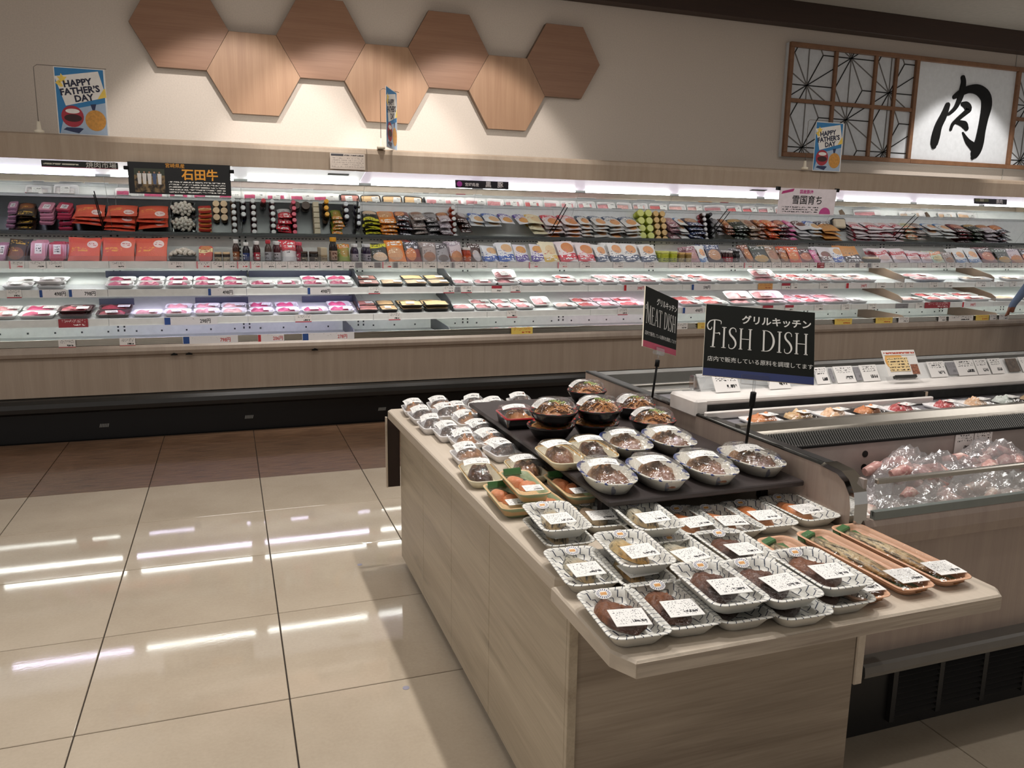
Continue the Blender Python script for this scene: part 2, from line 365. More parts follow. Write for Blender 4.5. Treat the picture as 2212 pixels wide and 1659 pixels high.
SHELF1=[
 (-1.482, 0.066, 'slab', 6, 0.12, 'sausage', 'sausage_pack', 'pale purple sausage pack'),
 (-1.395, 0.114, 'pouch', 5, 0.15, 'blackgold', 'sauce_pouch', 'black and gold pouch with a dark food picture'),
 (-1.253, 0.102, 'slab', 4, 0.14, 'pinkham', 'ham_pack', 'pink ham pack with a white label'),
 (-1.134, 0.106, 'slab', 5, 0.13, 'redham', 'ham_pack', 'crimson ham pack tied in a bundle'),
 (-0.97, 0.205, 'pouch', 3, 0.165, 'orange', 'gyoza_pouch', 'orange pouch, white circle, first of three'),
 (-0.75, 0.216, 'pouch', 4, 0.165, 'orange', 'gyoza_pouch', 'orange pouch, white circle, middle of three'),
 (-0.528, 0.216, 'pouch', 3, 0.165, 'orange', 'gyoza_pouch', 'orange pouch, white circle, last of three'),
 (-0.316, 0.202, 'balls', 2, 0.1, 'ball', 'meatball_tray', 'black tray heaped with white garlic like balls'),
 (-0.155, 0.106, 'slab', 6, 0.11, 'stackred', 'curry_carton', 'flat red and yellow carton'),
 (-0.068, 0.055, 'jar', 3, 0.07, 'beigejar', 'sauce_jar', 'low dark jar with an oval orange lid, left'),
 (-0.009, 0.056, 'jar', 3, 0.07, 'beigejar', 'sauce_jar', 'low dark jar with an oval orange lid, right'),
 (0.064, 0.066, 'bottle', 6, 0.165, 'brownb', 'sauce_bottle', 'brown sauce bottle with white cap'),
 (0.134, 0.06, 'bottle', 3, 0.145, 'navyb', 'sauce_bottle', 'navy blue labelled bottle with white cap'),
 (0.211, 0.06, 'bottle', 6, 0.155, 'redb', 'sauce_bottle', 'red labelled bottle with white cap'),
 (0.291, 0.068, 'bottle', 1, 0.165, 'greyb', 'sauce_bottle', 'grey labelled bottle with red cap'),
 (0.361, 0.065, 'bottle', 6, 0.155, 'greyred', 'sauce_bottle', 'grey labelled bottle with white cap'),
 (0.45, 0.107, 'pouch', 5, 0.16, 'redwhite', 'sauce_pouch', 'red topped pouch with white lower half'),
 (0.527, 0.049, 'bottle', 6, 0.15, 'pinkcap', 'sauce_bottle', 'crimson bottle with pink ringed cap'),
 (0.552, 0.069, 'jar', 1, 0.08, 'darkjar', 'sauce_jar', 'low dark brown jar left of a pair'),
 (0.63, 0.074, 'jar', 1, 0.08, 'darkjar', 'sauce_jar', 'low dark brown jar right of a pair'),
 (0.708, 0.067, 'carton', 6, 0.11, 'beigec', 'soup_carton', 'narrow beige carton'),
 (0.784, 0.071, 'bottle', 3, 0.19, 'yellowcap', 'sauce_bottle', 'dark bottle with yellow cap'),
 (0.87, 0.086, 'pouch', 6, 0.135, 'greenfood', 'sauce_pouch', 'green and orange sachet'),
 (0.953, 0.065, 'bottle', 3, 0.14, 'purpleb', 'sauce_bottle', 'dark purple bottle with white cap, left of a pair'),
 (1.047, 0.081, 'bottle', 4, 0.14, 'purpleb', 'sauce_bottle', 'dark purple bottle with white cap, right of a pair'),
 (1.16, 0.13, 'pouch', 6, 0.14, 'blackyellow', 'sauce_pouch', 'black and yellow sachet'),
 (1.3, 0.143, 'pouch', 5, 0.17, 'orangefood', 'hotpot_pouch', 'orange pouch with a noodle picture'),
 (1.438, 0.126, 'pouch', 4, 0.17, 'redblack', 'hotpot_pouch', 'red and black hotpot pouch'),
 (1.562, 0.116, 'pouch', 5, 0.155, 'greybrown', 'hotpot_pouch', 'grey beige pouch with a brown dish'),
 (1.683, 0.109, 'pouch', 4, 0.15, 'greyblack', 'hotpot_pouch', 'silver grey pouch with black lettering'),
 (1.793, 0.103, 'pouch', 5, 0.165, 'whitebrown', 'hotpot_pouch', 'tall white pouch with a brown dish'),
 (1.88, 0.064, 'bottle', 6, 0.12, 'orangeb', 'sauce_bottle', 'orange red bottle with white cap'),
 (1.966, 0.101, 'pouch', 3, 0.15, 'brownsilver', 'meat_pouch', 'dark brown pouch with silver patch'),
 (2.09, 0.13, 'pouch', 2, 0.13, 'whiteblue', 'sausage_pouch', 'white pouch with a blue band, shorter'),
 (2.235, 0.153, 'pouch', 2, 0.16, 'whiteblue', 'sausage_pouch', 'white pouch with a blue band, taller'),
 (2.379, 0.126, 'pouch', 1, 0.145, 'whitepurple', 'sausage_pouch', 'white pouch with a purple band, left of two'),
 (2.511, 0.123, 'pouch', 1, 0.15, 'whitepurple', 'sausage_pouch', 'white pouch with a purple band, right of two'),
 (2.648, 0.142, 'pouch', 3, 0.17, 'cream', 'sausage_pouch', 'cream and yellow pouch'),
 (2.806, 0.166, 'pouch', 4, 0.175, 'redfood', 'sausage_pouch', 'red and white pouch with fried chicken picture'),
 (2.98, 0.173, 'pouch', 4, 0.165, 'redfood', 'sausage_pouch', 'pink topped red and white pouch'),
 (3.136, 0.122, 'pouch', 5, 0.15, 'whitenavy', 'sausage_pouch', 'white and navy pouch, first of the row of four'),
 (3.277, 0.151, 'pouch', 6, 0.17, 'whitenavy', 'sausage_pouch', 'white and navy pouch, second of the row of four'),
 (3.435, 0.157, 'pouch', 4, 0.16, 'whitenavy', 'sausage_pouch', 'white and navy pouch, third of the row of four'),
 (3.603, 0.16, 'pouch', 4, 0.155, 'whitenavy', 'sausage_pouch', 'white and navy pouch, last of the row of four'),
 (3.733, 0.081, 'jar', 4, 0.1, 'limejar', 'pickle_cup', 'lime green cup, left column'),
 (3.819, 0.082, 'jar', 4, 0.1, 'limejar', 'pickle_cup', 'lime green cup, right column'),
 (3.904, 0.068, 'jar', 5, 0.09, 'tanjar', 'soup_cup', 'tan brown cup, left column'),
 (3.976, 0.068, 'jar', 5, 0.09, 'tanjar', 'soup_cup', 'tan brown cup, right column'),
 (4.067, 0.103, 'pouch', 4, 0.14, 'pinkbrown', 'meat_pouch', 'mauve pouch with pale label'),
 (4.168, 0.089, 'pouch', 4, 0.15, 'whiteorange', 'meat_pouch', 'white pouch with an orange dish'),
 (4.3, 0.165, 'pouch', 5, 0.16, 'navybrown', 'meat_pouch', 'dark brown and navy pouch'),
 (4.428, 0.071, 'bottle', 6, 0.11, 'redb', 'sauce_bottle', 'small deep red bottle with white cap'),
 (4.504, 0.071, 'bottle', 5, 0.11, 'blackb', 'sauce_bottle', 'small blackish bottle with dark cap'),
 (4.586, 0.082, 'pouch', 3, 0.13, 'greyblack', 'meat_pouch', 'small black and grey pouch'),
 (4.677, 0.088, 'pouch', 3, 0.16, 'orangebrown', 'meat_pouch', 'brown pouch with green edge'),
 (4.81, 0.168, 'pouch', 4, 0.15, 'blackgreen', 'meat_pouch', 'wide black pouch with white lettering'),
 (4.965, 0.122, 'pouch', 4, 0.16, 'beigebrown', 'meat_pouch', 'beige pouch with brown meat'),
 (5.077, 0.091, 'pouch', 5, 0.12, 'orangebrown', 'meat_pouch', 'small rusty brown pouch'),
 (5.196, 0.135, 'pouch', 5, 0.15, 'orangered', 'meat_pouch', 'bright orange red pouch'),
 (5.337, 0.137, 'pouch', 4, 0.13, 'darkred', 'meat_pouch', 'dark red wine coloured pouch'),
 (5.453, 0.083, 'pouch', 4, 0.12, 'pinkp', 'meat_pouch', 'bright pink pouch'),
 (5.576, 0.151, 'pouch', 4, 0.15, 'whitedark', 'meat_pouch', 'white pouch with dark food'),
 (5.728, 0.142, 'pouch', 3, 0.15, 'whiteblue', 'meat_pouch', 'white and pale blue pouch'),
 (5.911, 0.213, 'pouch', 4, 0.16, 'orangedark', 'meat_pouch', 'orange and near black pouch'),
 (6.122, 0.187, 'balls', 1, 0.09, 'ball2', 'tofu_tray', 'black tray with one pale block'),
 (6.314, 0.184, 'pouch', 5, 0.14, 'redwhite2', 'meat_pouch', 'white and crimson striped pouch, first'),
 (6.512, 0.2, 'pouch', 5, 0.14, 'redwhite2', 'meat_pouch', 'white and crimson striped pouch, second'),
 (6.701, 0.166, 'pouch', 5, 0.12, 'redwhite2', 'meat_pouch', 'white and crimson striped pouch, third'),
 (6.861, 0.143, 'pouch', 5, 0.11, 'redwhite2', 'meat_pouch', 'white and crimson striped pouch, fourth'),
 (7.011, 0.145, 'pouch', 4, 0.12, 'greenwhite', 'meat_pouch', 'mint and orange pouch'),
 (7.163, 0.146, 'pouch', 4, 0.11, 'greybrown', 'meat_pouch', 'short grey brown pouch'),
 (7.337, 0.174, 'pouch', 3, 0.15, 'whiteorange', 'meat_pouch', 'white pouch with blue and orange print, left'),
 (7.525, 0.19, 'pouch', 3, 0.155, 'whiteorange', 'meat_pouch', 'white pouch with blue and orange print, right'),
 (7.74, 0.213, 'pouch', 4, 0.16, 'darkred', 'meat_pouch', 'dark maroon pouch with green print'),
 (7.948, 0.176, 'pouch', 4, 0.15, 'blackgreen', 'meat_pouch', 'glossy black pouch with orange print'),
 (8.143, 0.186, 'pouch', 4, 0.15, 'whitebrown', 'meat_pouch', 'brown and white pouch at the right end'),
 (8.34, 0.181, 'pouch', 4, 0.15, 'redblack', 'meat_pouch', 'red and black pouch past the right end'),
]
MEATTRAYS=[
 (2, -1.357, 0.187, 'white', 2, 'white', 0, ''),
 (2, -1.159, 0.18, 'white', 3, 'white', 0, ''),
 (2, -0.731, 0.19, 'magenta', 2, 'white', 0, ''),
 (2, -0.533, 0.182, 'magenta', 2, 'white', 0, ''),
 (2, -0.343, 0.18, 'magenta', 2, 'white', 0, ''),
 (2, -0.155, 0.19, 'magenta', 2, 'white', 0, ''),
 (2, 0.039, 0.185, 'magenta', 2, 'white', 0, ''),
 (2, 0.234, 0.185, 'magenta', 1, 'white', 0, ''),
 (2, 0.423, 0.186, 'magenta', 1, 'white', 0, ''),
 (2, 0.616, 0.187, 'magenta', 2, 'white', 0, ''),
 (2, 0.814, 0.194, 'magenta', 2, 'white', 0, ''),
 (2, 1.029, 0.173, 'brownpink', 2, 'black', 0, ''),
 (2, 1.212, 0.184, 'beige', 1, 'black', 0, ''),
 (2, 1.403, 0.184, 'beige', 2, 'black', 0, ''),
 (2, 1.591, 0.176, 'beige', 2, 'black', 0, ''),
 (2, 1.79, 0.168, 'pink', 1, 'white', 0, ''),
 (2, 1.982, 0.199, 'pink', 1, 'white', 0, ''),
 (2, 2.175, 0.203, 'pink', 2, 'white', 1, ''),
 (2, 2.368, 0.174, 'pink', 1, 'white', 0, ''),
 (2, 2.554, 0.181, 'pink', 1, 'white', 0, ''),
 (2, 2.748, 0.189, 'red', 2, 'white', 0, ''),
 (2, 2.934, 0.166, 'pink', 1, 'white', 0, ''),
 (2, 3.111, 0.169, 'pink', 2, 'white', 0, ''),
 (2, 3.3, 0.191, 'pink', 2, 'white', 0, ''),
 (2, 3.506, 0.204, 'pink', 2, 'white', 0, ''),
 (2, 3.702, 0.17, 'palepink', 1, 'white', 0, ''),
 (2, 3.883, 0.172, 'palepink', 2, 'white', 0, ''),
 (2, 4.083, 0.21, 'red', 2, 'white', 0, ''),
 (2, 4.3, 0.204, 'palepink', 1, 'white', 0, ''),
 (2, 4.504, 0.183, 'palepink', 1, 'white', 0, ''),
 (2, 4.74, 0.269, 'pink', 2, 'white', 1, ''),
 (2, 4.975, 0.18, 'red', 2, 'white', 0, ''),
 (2, 5.167, 0.183, 'red', 2, 'white', 0, ''),
 (2, 5.367, 0.197, 'pink', 2, 'white', 0, ''),
 (2, 5.605, 0.257, 'palepink', 2, 'white', 0, ''),
 (2, 5.882, 0.274, 'palepink', 2, 'white', 0, ''),
 (2, 6.711, 0.392, 'pink', 2, 'white', 0, ''),
 (2, 7.353, 0.387, 'beigebag', 1, 'white', 0, ''),
 (2, 7.872, 0.282, 'orangepale', 1, 'white', 0, ''),
 (2, 8.171, 0.289, 'orangepale', 1, 'white', 0, ''),
 (3, -1.46, 0.184, 'pink', 2, 'white', 0, ''),
 (3, -1.248, 0.228, 'magenta', 2, 'white', 0, ''),
 (3, -1.017, 0.212, 'darkred', 3, 'dark', 0, ''),
 (3, -0.777, 0.227, 'darkred', 2, 'dark', 0, ''),
 (3, -0.557, 0.196, 'pink', 1, 'white', 0, ''),
 (3, -0.358, 0.189, 'pink', 2, 'white', 0, ''),
 (3, -0.162, 0.184, 'pink', 2, 'white', 0, ''),
 (3, 0.026, 0.181, 'palepink', 2, 'white', 0, ''),
 (3, 0.219, 0.178, 'magenta', 2, 'white', 0, ''),
 (3, 0.409, 0.175, 'magenta', 2, 'white', 0, ''),
 (3, 0.607, 0.193, 'magenta', 1, 'white', 0, ''),
 (3, 0.806, 0.19, 'magenta', 2, 'white', 0, ''),
 (3, 1.004, 0.176, 'brownpink', 2, 'black', 0, ''),
 (3, 1.171, 0.143, 'beige', 2, 'black', 0, ''),
 (3, 1.351, 0.187, 'beige', 3, 'black', 0, ''),
 (3, 1.555, 0.206, 'beige', 3, 'black', 0, ''),
 (3, 1.775, 0.187, 'pink', 1, 'white', 0, ''),
 (3, 1.964, 0.175, 'pink', 2, 'white', 0, ''),
 (3, 2.141, 0.162, 'pink', 2, 'white', 0, ''),
 (3, 2.308, 0.157, 'pink', 2, 'white', 0, ''),
 (3, 2.479, 0.168, 'pink', 1, 'white', 1, ''),
 (3, 2.682, 0.205, 'palepink', 1, 'white', 0, ''),
 (3, 2.89, 0.192, 'red', 2, 'white', 0, ''),
 (3, 3.086, 0.183, 'pink', 2, 'white', 0, ''),
 (3, 3.307, 0.241, 'red', 2, 'white', 0, ''),
 (3, 3.903, 0.221, 'red', 2, 'white', 0, ''),
 (3, 4.156, 0.266, 'red', 2, 'white', 0, ''),
 (3, 4.445, 0.273, 'pink', 2, 'white', 1, ''),
 (3, 4.764, 0.343, 'pink', 2, 'white', 1, ''),
 (3, 5.045, 0.187, 'pink', 2, 'white', 0, ''),
 (3, 5.246, 0.195, 'red', 2, 'white', 0, ''),
 (3, 5.505, 0.3, 'redroll', 2, 'white', 0, ''),
 (3, 5.774, 0.193, 'whitebag', 1, 'white', 0, ''),
 (3, 6.447, 0.289, 'palepink', 1, 'white', 0, ''),
 (3, 6.76, 0.228, 'red', 2, 'white', 0, ''),
 (3, 7.007, 0.239, 'pink', 2, 'white', 0, ''),
 (3, 7.313, 0.349, 'red', 2, 'white', 0, ''),
 (3, 7.733, 0.334, 'orangepale', 1, 'white', 0, ''),
 (3, 8.092, 0.302, 'orangepale', 1, 'white', 0, ''),
 (4, -1.012, 0.172, 'greentray', 1, 'clear', 0, ''),
 (4, 0.386, 0.175, 'pink', 1, 'white', 0, ''),
 (4, 1.174, 0.14, 'beige', 1, 'black', 0, ''),
 (4, 1.736, 0.191, 'pink', 1, 'white', 0, ''),
 (4, 1.927, 0.175, 'pink', 1, 'white', 0, ''),
 (4, 2.099, 0.154, 'pink', 2, 'white', 0, ''),
 (4, 2.262, 0.156, 'pink', 2, 'white', 0, ''),
 (4, 2.432, 0.167, 'pink', 2, 'white', 0, ''),
 (4, 2.618, 0.187, 'red', 1, 'white', 0, ''),
 (4, 3.958, 0.165, 'whitebag', 1, 'white', 0, ''),
 (4, 5.346, 0.176, 'whitebag', 1, 'white', 0, ''),
]
CARDS=[
 (1, -1.37, 0.089, 'redbar', None),
 (1, -1.245, 0.101, 'plain', None),
 (1, -1.135, 0.102, 'plain', None),
 (1, -0.74, 0.098, 'plain', None),
 (1, -0.359, 0.103, 'plain', None),
 (1, -0.17, 0.099, 'redbar', None),
 (1, -0.077, 0.08, 'plain', None),
 (1, 0.011, 0.084, 'plain', None),
 (1, 0.104, 0.082, 'redbar', None),
 (1, 0.195, 0.08, 'redbar', None),
 (1, 0.29, 0.09, 'plain', None),
 (1, 0.383, 0.081, 'plain', None),
 (1, 0.473, 0.085, 'plain', None),
 (1, 0.555, 0.066, 'plain', None),
 (1, 0.628, 0.066, 'plain', None),
 (1, 0.712, 0.081, 'plain', None),
 (1, 0.8, 0.081, 'plain', None),
 (1, 0.89, 0.086, 'plain', None),
 (1, 0.966, 0.05, 'grey', None),
 (1, 1.04, 0.091, 'plain', None),
 (1, 1.113, 0.048, 'grey', None),
 (1, 1.19, 0.077, 'redbar', None),
 (1, 1.255, 0.03, 'grey', None),
 (1, 1.322, 0.09, 'plain', None),
 (1, 1.427, 0.091, 'plain', None),
 (1, 1.534, 0.107, 'plain', None),
 (1, 1.653, 0.101, 'plain', None),
 (1, 1.726, 0.016, 'grey', None),
 (1, 1.785, 0.078, 'plain', None),
 (1, 1.878, 0.091, 'plain', None),
 (1, 1.981, 0.084, 'plain', None),
 (1, 2.159, 0.094, 'plain', None),
 (1, 2.435, 0.088, 'redbar', None),
 (1, 2.7, 0.094, 'redbar', None),
 (1, 2.911, 0.101, 'plain', None),
 (1, 3.229, 0.099, 'plain', None),
 (1, 3.536, 0.102, 'plain', None),
 (1, 3.785, 0.105, 'plain', None),
 (1, 3.905, 0.106, 'plain', None),
 (1, 4.018, 0.102, 'plain', None),
 (1, 4.15, 0.103, 'plain', None),
 (1, 4.264, 0.104, 'plain', None),
 (1, 4.374, 0.095, 'plain', None),
 (1, 4.477, 0.091, 'plain', None),
 (1, 4.579, 0.092, 'redbar', None),
 (1, 4.682, 0.093, 'plain', None),
 (1, 4.785, 0.094, 'plain', None),
 (1, 4.893, 0.1, 'plain', None),
 (1, 5.003, 0.101, 'plain', None),
 (1, 5.113, 0.096, 'plain', None),
 (1, 5.22, 0.097, 'plain', None),
 (1, 5.321, 0.082, 'plain', None),
 (1, 5.408, 0.082, 'redfull', None),
 (1, 5.513, 0.105, 'plain', None),
 (1, 5.639, 0.123, 'plain', None),
 (1, 5.785, 0.079, 'plain', None),
 (1, 5.854, 0.034, 'grey', None),
 (1, 5.928, 0.092, 'plain', None),
 (1, 6.003, 0.035, 'grey', None),
 (1, 6.081, 0.087, 'plain', None),
 (1, 6.313, 0.095, 'plain', None),
 (1, 6.681, 0.11, 'plain', None),
 (1, 6.859, 0.099, 'plain', None),
 (1, 6.959, 0.075, 'plain', None),
 (1, 7.059, 0.101, 'plain', None),
 (1, 7.179, 0.115, 'plain', None),
 (1, 7.314, 0.077, 'plain', None),
 (1, 7.541, 0.092, 'plain', None),
 (1, 7.672, 0.093, 'plain', None),
 (1, 7.772, 0.08, 'plain', None),
 (1, 7.866, 0.081, 'plain', None),
 (1, 7.96, 0.081, 'plain', None),
 (1, 8.055, 0.082, 'plain', None),
 (2, -1.366, 0.086, 'redline', None),
 (2, -1.136, 0.164, 'wide', '498'),
 (2, -0.955, 0.171, 'wide', '798'),
 (2, -0.059, 0.177, 'wide', '498'),
 (2, 0.639, 0.174, 'wide', '498'),
 (2, 1.055, 0.089, 'redline', None),
 (2, 1.649, 0.088, 'redline', None),
 (2, 1.722, 0.042, 'grey', None),
 (2, 1.795, 0.089, 'redline', None),
 (2, 2.052, 0.087, 'redtop', None),
 (2, 2.214, 0.085, 'redline', None),
 (2, 3.312, 0.216, 'widered', '398'),
 (2, 3.979, 0.206, 'wide', '598'),
 (2, 4.661, 0.158, 'orange', None),
 (2, 4.891, 0.094, 'redtop', None),
 (2, 4.985, 0.074, 'plain', None),
 (2, 5.326, 0.098, 'plain', None),
 (2, 5.724, 0.28, 'widered', '298'),
 (2, 6.013, 0.115, 'plain', None),
 (2, 6.239, 0.105, 'plain', None),
 (2, 6.375, 0.095, 'plain', None),
 (2, 6.681, 0.109, 'plain', None),
 (2, 6.883, 0.099, 'plain', None),
 (2, 7.318, 0.141, 'plain', None),
 (2, 7.583, 0.105, 'plain', None),
 (2, 7.774, 0.093, 'plain', None),
 (3, -1.018, 0.18, 'redfull', None),
 (3, -0.27, 0.356, 'wide', '298'),
 (3, 0.511, 0.118, 'redline', None),
 (3, 1.198, 0.091, 'redline', None),
 (3, 2.166, 0.088, 'redline', None),
 (3, 3.173, 0.093, 'redline', None),
 (3, 3.869, 0.218, 'wide', '498'),
 (3, 4.662, 0.112, 'redtop', None),
 (3, 4.9, 0.094, 'redtop', None),
 (3, 5.237, 0.102, 'plain', None),
 (3, 5.548, 0.094, 'plain', None),
 (3, 5.87, 0.102, 'plain', None),
 (3, 6.241, 0.153, 'grey', None),
 (3, 6.46, 0.096, 'plain', None),
 (3, 6.696, 0.33, 'redfull', None),
 (3, 7.118, 0.19, 'widered', '398'),
 (4, -1.04, 0.101, 'redline', None),
 (4, -0.674, 0.097, 'redline', None),
 (4, -0.142, 0.365, 'widered2', '798'),
 (4, 0.266, 0.182, 'widered', '206'),
 (4, 0.673, 0.378, 'widered2', '278'),
 (4, 2.196, 0.182, 'yellow', None),
 (4, 3.666, 0.11, 'plain', None),
 (4, 3.86, 0.075, 'yellow', None),
 (4, 5.396, 0.2, 'yellow', None),
 (4, 5.879, 0.203, 'yellow', None),
 (4, 6.118, 0.127, 'plain', None),
 (4, 6.605, 0.096, 'plain', None),
 (4, 6.849, 0.319, 'plain', None),
 (4, 7.134, 0.176, 'yellow', None),
 (4, 7.279, 0.089, 'plain', None),
 (4, 7.426, 0.129, 'plain', None),
]
DIVIDERS=[
 (2, 0.943, 'dark'),
 (2, 1.691, 'dark'),
 (2, 6.354, 'brown'),
 (2, 7.559, 'brown'),
 (3, 0.937, 'dark'),
 (3, 1.681, 'dark'),
 (3, 6.291, 'brown'),
 (3, 7.54, 'brown'),
 (4, 0.881, 'dark'),
 (4, 1.633, 'dark'),
 (4, 6.259, 'brown'),
 (4, 7.509, 'brown'),
]
LINERS=[
 (2, -0.855, 0.134, 'left half of the second shelf'),
 (2, 0.147, 0.948, 'right half of the second shelf'),
 (3, -0.904, -0.671, 'short one on the third shelf'),
 (3, -0.249, 0.133, 'centre left of the third shelf'),
 (3, 0.538, 0.939, 'right part of the third shelf'),
]
NIKU=[
 [(7.446, 2.882, 0.06), (7.407, 2.773, 0.082), (7.351, 2.663, 0.092), (7.327, 2.555, 0.107), (7.315, 2.474, 0.092), (7.314, 2.447, 0.06)],
 [(7.62, 3.178, 0.054), (7.636, 3.133, 0.063), (7.63, 3.053, 0.077), (7.608, 2.959, 0.067), (7.559, 2.862, 0.045), (7.486, 2.798, 0.033), (7.456, 2.787, 0.015)],
 [(7.527, 2.973, 0.045), (7.608, 3.019, 0.071), (7.73, 3.067, 0.082), (7.86, 3.069, 0.112), (7.974, 3.01, 0.141), (8.008, 2.918, 0.149), (7.993, 2.781, 0.119), (7.977, 2.644, 0.112), (7.966, 2.534, 0.126), (7.942, 2.45, 0.134), (7.906, 2.38, 0.104), (7.891, 2.351, 0.045)],
 [(7.709, 2.609, 0.018), (7.788, 2.525, 0.06), (7.872, 2.474, 0.089), (7.924, 2.442, 0.104)],
 [(7.658, 2.909, 0.045), (7.71, 2.899, 0.082), (7.752, 2.868, 0.089), (7.73, 2.833, 0.06), (7.672, 2.789, 0.051), (7.597, 2.731, 0.045), (7.549, 2.688, 0.039), (7.529, 2.633, 0.033)],
 [(7.599, 2.718, 0.045), (7.666, 2.708, 0.06), (7.724, 2.691, 0.082), (7.754, 2.659, 0.06)],
]
FCARDS=[
 (1.636, 0.101, 0),
 (1.856, 0.092, 0),
 (2.082, 0.06, 0),
 (2.13, 0.015, 1),
 (2.19, 0.088, 0),
 (2.252, 0.027, 1),
 (2.31, 0.081, 0),
 (2.485, 0.101, 0),
 (2.65, 0.087, 0),
 (2.727, 0.049, 1),
 (2.801, 0.1, 0),
 (2.889, 0.066, 0),
 (2.966, 0.067, 0),
 (3.136, 0.064, 0),
]
FPIC=3.06
NOTICE=(2.408,2.33,0.973)

# ------------------------------------------------------------ materials
wood('case_wood','a08d7a','b09f8c',axis=(22,22,.9),fine=(180,180,5),rough=.4)
wood('case_panel','a29180','b3a393',axis=(22,22,.9),fine=(180,180,5),rough=.4)
wood('case_trim','9c8d80','b0a294',axis=(10,10,1),fine=(160,160,6),rough=.38)
wood('table_top','b9ac9b','cfc3b3',axis=(14,1.1,14),fine=(150,5,150),rough=.42,knots=(9,1.3,9))
wood('table_side','9a8c78','c2b5a0',axis=(14,1.0,14),fine=(170,6,170),rough=.45,knots=(12,1.2,12))
wood('table_edge','85776a','c4b7a6',axis=(2.2,20,70),fine=(8,150,300),rough=.5)
wood('table_front','7a6c5d','a99b8a',axis=(.9,16,13),fine=(6,170,170),rough=.45,knots=(1.0,12,15))
wood('freezer_wood','94837a','a59588',axis=(26,26,1),fine=(190,190,4),rough=.4)
wood('hex_wood_flat','805b43','98725a',axis=(.8,20,22),fine=(4,150,150),rough=.5)
wood('hex_wood_up','8e6a50','a68366',axis=(16,16,.7),fine=(150,150,4),rough=.5)
wood('frame_wood','6e4a30','8a6244',axis=(8,8,8),fine=(60,60,60),rough=.5)
wood('beam_wood','2c1a10','3a2418',axis=(1,20,20),fine=(4,120,120),rough=.5)
wood('riser_black','2a2424','38302f',axis=(1,30,30),fine=(5,160,160),rough=.45)
plain('hexedge','6d5644',.6)
plain('wallpaper','ccbfb3',.85,var=.03,sc=90,bump=.15)
plain('ceiling_paint','b5afa6',.9)
plain('grout','3a322a',.8)
plain('case_white','e4e6e2',.45,var=.02)
plain('shelf_white','e6e8e6',.4,var=.02)
plain('slot_dark','23282a',.6)
plain('bumper_grey','2e2d2b',.22,spec=.6)
plain('kick_black','0d0e10',.35)
plain('black','0c0c0c',.5,spec=.2)
plain('black_gloss','0e0d0d',.15)
plain('kicktag','8a8a86',.5)
plain('steel','b8b4ac',.28,metal=1,var=.05)
plain('chrome','d8d8d6',.08,metal=1)
plain('darksteel','4a4a48',.3,metal=1,var=.2)
plain('white_plastic','e2ddd8',.35)
plain('paper','ece9e4',.7,var=.02)
plain('ink','141414',.7); plain('inkred','c03038',.7); plain('inkblue','2b4e8f',.7); plain('inkorange','e8a03a',.7); plain('silverink','c9c7c2',.45)
plain('flagred','a83442',.7); plain('flagyellow','f0cf62',.7); plain('flagorange','d9a566',.7); plain('greytag','8c8a8c',.6)
plain('navy','1f2c55',.5); plain('signblack','141613',.6,spec=.12); plain('signgreen','161d1a',.5); plain('pinkband','a33a52',.5); plain('blueband','1d2a5a',.5)
plain('cream','efe6d2',.6)
plain('pink','d0529a',.6); plain('magenta','c04ab0',.6); plain('whitepink','f6edf4',.5)
plain('mirror_back','3a3d3c',.5)
t=NT('mirror'); t.set((.86,.88,.86,1),.02,1.0)
MATS['mirror']=t.m
emis('canopy_light','f2f5f6',.5); emis('canopy_light_b','ece4f2',.5)
emis('tube_white','f4f8f2',19); emis('tube_lavender','e6e0ff',19); emis('tube_pink','ffe2f0',19); emis('tube_warm','fff2dc',19)
clearmat('glass',(.95,.97,.97),.03,.5,.02)
clearmat('acrylic',(.95,.96,.97),.06,.6,.05)
clearmat('film',(.985,.985,.985),.012,.24,.08,.5,55)
clearmat('clear_lid',(.96,.96,.96),.03,.5,.06,.6,70,.02)
clearmat('bag_clear',(.93,.93,.94),.05,.55,.13,1.0,34,.22,(.78,.75,.76))
clearmat('haze_lid',(.95,.95,.95),.04,.5,.1,.5,60,.10,(.93,.94,.94))
# floor tiles
def tile_mat(name,a,b,rough,st,sc):
    t=NT(name); o=t.co(); rn=t.rand()
    off=t.new('ShaderNodeVectorMath',operation='ADD'); t.link(o,off.inputs[0]); t.link(t.cxyz(t.ma('MULTIPLY',rn,90),t.ma('MULTIPLY',rn,40),0),off.inputs[1])
    n=t.noise(off.outputs[0],sc[0],4,.6); n2=t.noise(off.outputs[0],sc[1],3)
    f=t.ma('ADD',t.ma('MULTIPLY',t.rng(n,.3,.7),.7),t.ma('MULTIPLY',t.rng(n2,.3,.7),.3))
    f=t.ma('MULTIPLY_ADD',t.ma('SUBTRACT',rn,.5),.25,f)
    col=t.mix(f,lin(a),lin(b))
    t.bump(n2,st,.002)
    r=t.rng(n,.3,.7,rough*.8,rough*1.3)
    MATS[name]=t.set(col,r,0,.5)
tile_mat('tile_beige','b5a794','c6b9a6',.04,.02,(3,90))
t=NT('tile_brown'); o=t.co(); v=t.scale(o,(3,30,30)); n=t.noise(v,2,5,.7,.6); n2=t.noise(t.scale(o,(20,60,60)),1,3)
t.bump(n2,.5,.004); MATS['tile_brown']=t.set(t.mix(t.rng(n,.3,.72),lin('4a3526'),lin('8a6a50')),.42)

